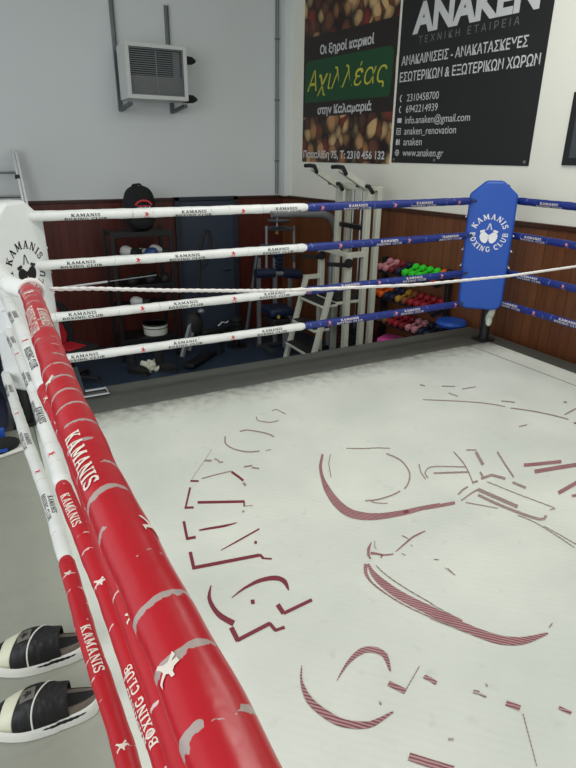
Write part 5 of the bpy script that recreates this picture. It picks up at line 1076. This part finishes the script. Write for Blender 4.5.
# stool behind the blue corner
sl = thing('corner_stool', 'round blue topped stool behind the blue corner post', 'stool', (4.25, 0.703, ZF))
MB().lathe([(0.10, 0.86), (0.15, 0.87), (0.165, 0.90), (0.15, 0.93), (0.05, 0.94)], (4.25, 0.703, ZF), n=28).build('seat', M['pad_blue'], sl)
for k in range(4):
    a = math.pi / 4 + k * math.pi / 2
    MB().tube([(4.25 + 0.09 * math.cos(a), 0.703 + 0.09 * math.sin(a), ZF + 0.87), (4.25 + 0.17 * math.cos(a), 0.703 + 0.17 * math.sin(a), ZF)], 0.014, 8).build('leg', M['black'], sl)
MB().tube([(4.25 + 0.14 * math.cos(a), 0.703 + 0.14 * math.sin(a), ZF + 0.32) for a in [i / 20 * 2 * math.pi for i in range(20)]], 0.010, 8, closed=True).build('foot_ring', M['black'], sl)

# ------------------------------------------------------------------ bag and trainer on the left apron
gb = thing('sports_bag', 'dark navy sports bag on the apron under the white corner pad', 'bag', (-0.30, -0.10, 0))
MB().ell((-0.30, -0.06, 0.155), (0.17, 0.26, 0.155), fn=lambda w: V((w.x, math.copysign(abs(w.y / .26) ** .7 * .26, w.y), math.copysign(abs(w.z / .155) ** .75 * .155, w.z))), n=22, k=14).build('body', M['d_navy'], gb)
MB().tube([(-0.27, -0.22, 0.20), (-0.25, -0.16, 0.33), (-0.25, 0.02, 0.34), (-0.27, 0.08, 0.22)], 0.014, 8).build('carry_handle', M['black_fab'], gb)
MB().ell((-0.19, -0.10, 0.12), (0.055, 0.14, 0.08), n=16, k=10).build('side_pocket', M['black_fab'], gb)
MB().bar((-0.28, -0.34, 0.10), (-0.17, -0.30, 0.09), 0.03, 0.10).build('blue_trim', M['pad_blue'], gb, bevel=0.01)
tr = thing('trainer', 'white soled dark trainer on the apron in front of the navy bag', 'shoe', (-0.20, -0.36, 0))
MB().ell((-0.21, -0.38, 0.055), (0.12, 0.045, 0.055), Matrix.Rotation(0.3, 4, 'Z'), 16, 10).build('upper', M['black_fab'], tr)
MB().box((-0.21, -0.38, 0.013), (0.25, 0.085, 0.026), Matrix.Rotation(0.3, 4, 'Z')).build('sole', M['foam_white'], tr, bevel=0.01)
MB().bar((-0.25, -0.432, 0.06), (-0.17, -0.412, 0.045), 0.012, 0.02).build('side_stripe', M['pad_blue'], tr)

# ------------------------------------------------------------------ slides on the left apron
def slide(label, loc, rz):
    t = thing('slide_sandal', label, 'sandal', loc, 'slides on the apron')
    mx = Matrix.Translation(loc) @ Matrix.Rotation(rz, 4, 'Z')
    L = 0.295
    hw = lambda s: 0.056 * (math.sin(math.pi * min(1, max(0, 0.08 + s * 0.92)) ** 0.9)) ** 0.38 * (1 + 0.10 * math.exp(-((s - 0.30) / 0.2) ** 2)) * (0.93 if s > .6 else 1)
    ss = [0.0, 0.012, 0.035, 0.07] + [0.12 + 0.82 * i / 16 for i in range(17)] + [0.965, 0.988, 1.0]
    ring = lambda k, e=0.0: [(s * L - L / 2, (hw(s) + e) * 1) for s in ss] + [(s * L - L / 2, -(hw(s) + e)) for s in reversed(ss)]
    zt = lambda s: 0.050 + 0.012 * s + 0.010 * (1 - math.cos(min(1, max(0, (s - .8) / .2)) * 1.57)) + 0.010 * max(0, 1 - s / 0.25)
    # sole: stacked outlines
    b = MB(); lay = [(-0.004, 0.0), (0.002, 0.006), (0.003, 0.4), (0.0015, 0.7), (-0.003, 0.80)]
    n = 2 * len(ss)
    for e, f in lay:
        for i, (x, y) in enumerate(ring(0, e)):
            s = (x + L / 2) / L; b.v.append(tuple(mx @ V((x, y, zt(s) * f + 0.001))))
    for k in range(len(lay) - 1):
        for i in range(n): b.f.append((k * n + i, k * n + (i + 1) % n, (k + 1) * n + (i + 1) % n, (k + 1) * n + i)); b.m.append(0)
    b.f += [tuple(range(n - 1, -1, -1)), tuple((len(lay) - 1) * n + i for i in range(n))]; b.m += [0, 0]
    b.build('sole', M['foam_white'], t, ang=60)
    # footbed
    b = MB(); n2 = len(ss)
    for s in ss:
        for j in range(7):
            a = -1 + 2 * j / 6; b.v.append(tuple(mx @ V((s * L - L / 2, a * (hw(s) - 0.006), zt(s) + 0.0015 + 0.004 * a * a))))
    for i in range(n2 - 1):
        for j in range(6): b.f.append((i * 7 + j, i * 7 + j + 1, (i + 1) * 7 + j + 1, (i + 1) * 7 + j)); b.m.append(0 if j not in (0, 5) else 1)
    b.build('footbed', [M['black_rub'], M['taupe']], t)
    # taupe midsole wall round the heel
    b = MB(); hs = [s for s in ss if s > 0.62]
    pts = [(s * L - L / 2, hw(s) - 0.003, zt(s)) for s in hs] + [(s * L - L / 2, -hw(s) + 0.003, zt(s)) for s in reversed(hs)]
    for x, y, z in pts: b.v += [tuple(mx @ V((x, y, z - 0.016))), tuple(mx @ V((x * 1.0, y * 1.04, z - 0.016))), tuple(mx @ V((x, y * 1.02, z + 0.006))), tuple(mx @ V((x, y * .97, z + 0.007)))]
    for i in range(len(pts) - 1):
        for j in range(4): b.f.append((i * 4 + j, i * 4 + (j + 1) % 4, (i + 1) * 4 + (j + 1) % 4, (i + 1) * 4 + j)); b.m.append(0)
    b.build('midsole', M['taupe'], t)
    # black grooves on the outside of the sole
    for sd in (1, -1):
        b = MB(); gp = [0.47 + 0.42 * i / 14 for i in range(15)]
        for i, s in enumerate(gp):
            w = 0.0055 * math.sin(math.pi * (i + 0.6) / 15.2) + 0.002 * (i % 2); zc = zt(s) * 0.58
            b.v += [tuple(mx @ V((s * L - L / 2, sd * (hw(s) + 0.0036), zc - w))), tuple(mx @ V((s * L - L / 2, sd * (hw(s) + 0.0036), zc + w)))]
        b.f = [(2 * i, 2 * i + 1, 2 * i + 3, 2 * i + 2) for i in range(14)]; b.m = [0] * 14
        b.build('side_stripe', M['black_rub'], t)
    # upper: an arched shell from the toe to past the middle
    def upper(s, a):
        hgt = 0.020 + 0.062 * math.sin(min(1, s / 0.50) * 1.57) - 0.006 * max(0, (s - .45) / .15)
        w = hw(s) + 0.002; th = math.pi * a
        y = math.cos(th) * w; z = zt(s) - 0.012 + (hgt + 0.006) * abs(math.sin(th)) ** 0.62
        return mx @ V((s * L - L / 2, y, z))
    us = [0.012 + 0.718 * i / 30 for i in range(31)]; na = 22
    regions = [('toe_cap', 0.0, 0.06, 'black_fab'), ('cream_panel', 0.06, 0.23, 'cream'), ('strap', 0.23, 0.76, 'quilt')]
    skew = lambda s, a: s - 0.085 * math.sin((a - 0.5) * 3.1) * min(1, s * 3) * (1 if s < .5 else max(0, (0.73 - s) / .23))
    for nm, a0, a1, mk in regions:
        b = MB(); idx = [i for i in range(31) if a0 <= us[i] <= a1 + 0.025]
        for i in idx:
            for j in range(na + 1): b.v.append(tuple(upper(max(0.004, min(.74, skew(us[i], j / na))), j / na)))
        for k in range(len(idx) - 1):
            for j in range(na): b.f.append((k * (na + 1) + j, k * (na + 1) + j + 1, (k + 1) * (na + 1) + j + 1, (k + 1) * (na + 1) + j)); b.m.append(0)
        o = b.build(nm, M[mk], t); so = o.modifiers.new('thick', 'SOLIDIFY'); so.thickness = 0.004; so.offset = -1
    # white piping across the strap with an S bend
    pp = [upper(0.47 - 0.09 * math.tanh((j / 24 - 0.5) * 4), j / 24) + V((0, 0, 0.0015)) for j in range(25)]
    MB().tube(pp, 0.0026, 8).build('piping', M['foam_white'], t)
    # grey patch with three leaf mark
    u0, u1, c0, c1 = 0.27, 0.42, 0.40, 0.62
    b = MB()
    for i in range(7):
        for j in range(7): b.v.append(tuple(upper(u0 + (u1 - u0) * i / 6, c0 + (c1 - c0) * j / 6) + V((0, 0, 0.0022))))
    b.f = [(i * 7 + j, i * 7 + j + 1, (i + 1) * 7 + j + 1, (i + 1) * 7 + j) for i in range(6) for j in range(6)]; b.m = [0] * 36
    pt = b.build('patch', M['patch'], t)
    b = MB(); um, cm_ = (u0 + u1) / 2, (c0 + c1) / 2
    def leaf(ax, ay, rx, ry, rot):
        vs = [upper(um + (ax + rx * math.cos(q) * math.cos(rot) - ry * math.sin(q) * math.sin(rot)) * 0.12, cm_ + (ay + rx * math.cos(q) * math.sin(rot) + ry * math.sin(q) * math.cos(rot)) * 0.18) + V((0, 0, 0.0032)) for q in [i / 12 * 6.283 for i in range(12)]]
        b.add(vs, [tuple(range(12))])
    leaf(-0.12, 0.0, 0.26, 0.10, 0); leaf(-0.02, 0.17, 0.24, 0.09, -0.75); leaf(-0.02, -0.17, 0.24, 0.09, 0.75); leaf(0.25, 0, 0.05, 0.22, 0)
    b.build('mark', M['black_ink'], pt, smooth=False)
    return t
slide('black and white slide sandal nearest the camera beside the lowest red rope', (-0.158, -2.278, 0.0), -0.22)
slide('black and white slide sandal farther back, touching the nearer slide', (-0.148, -2.030, 0.0), -0.25)
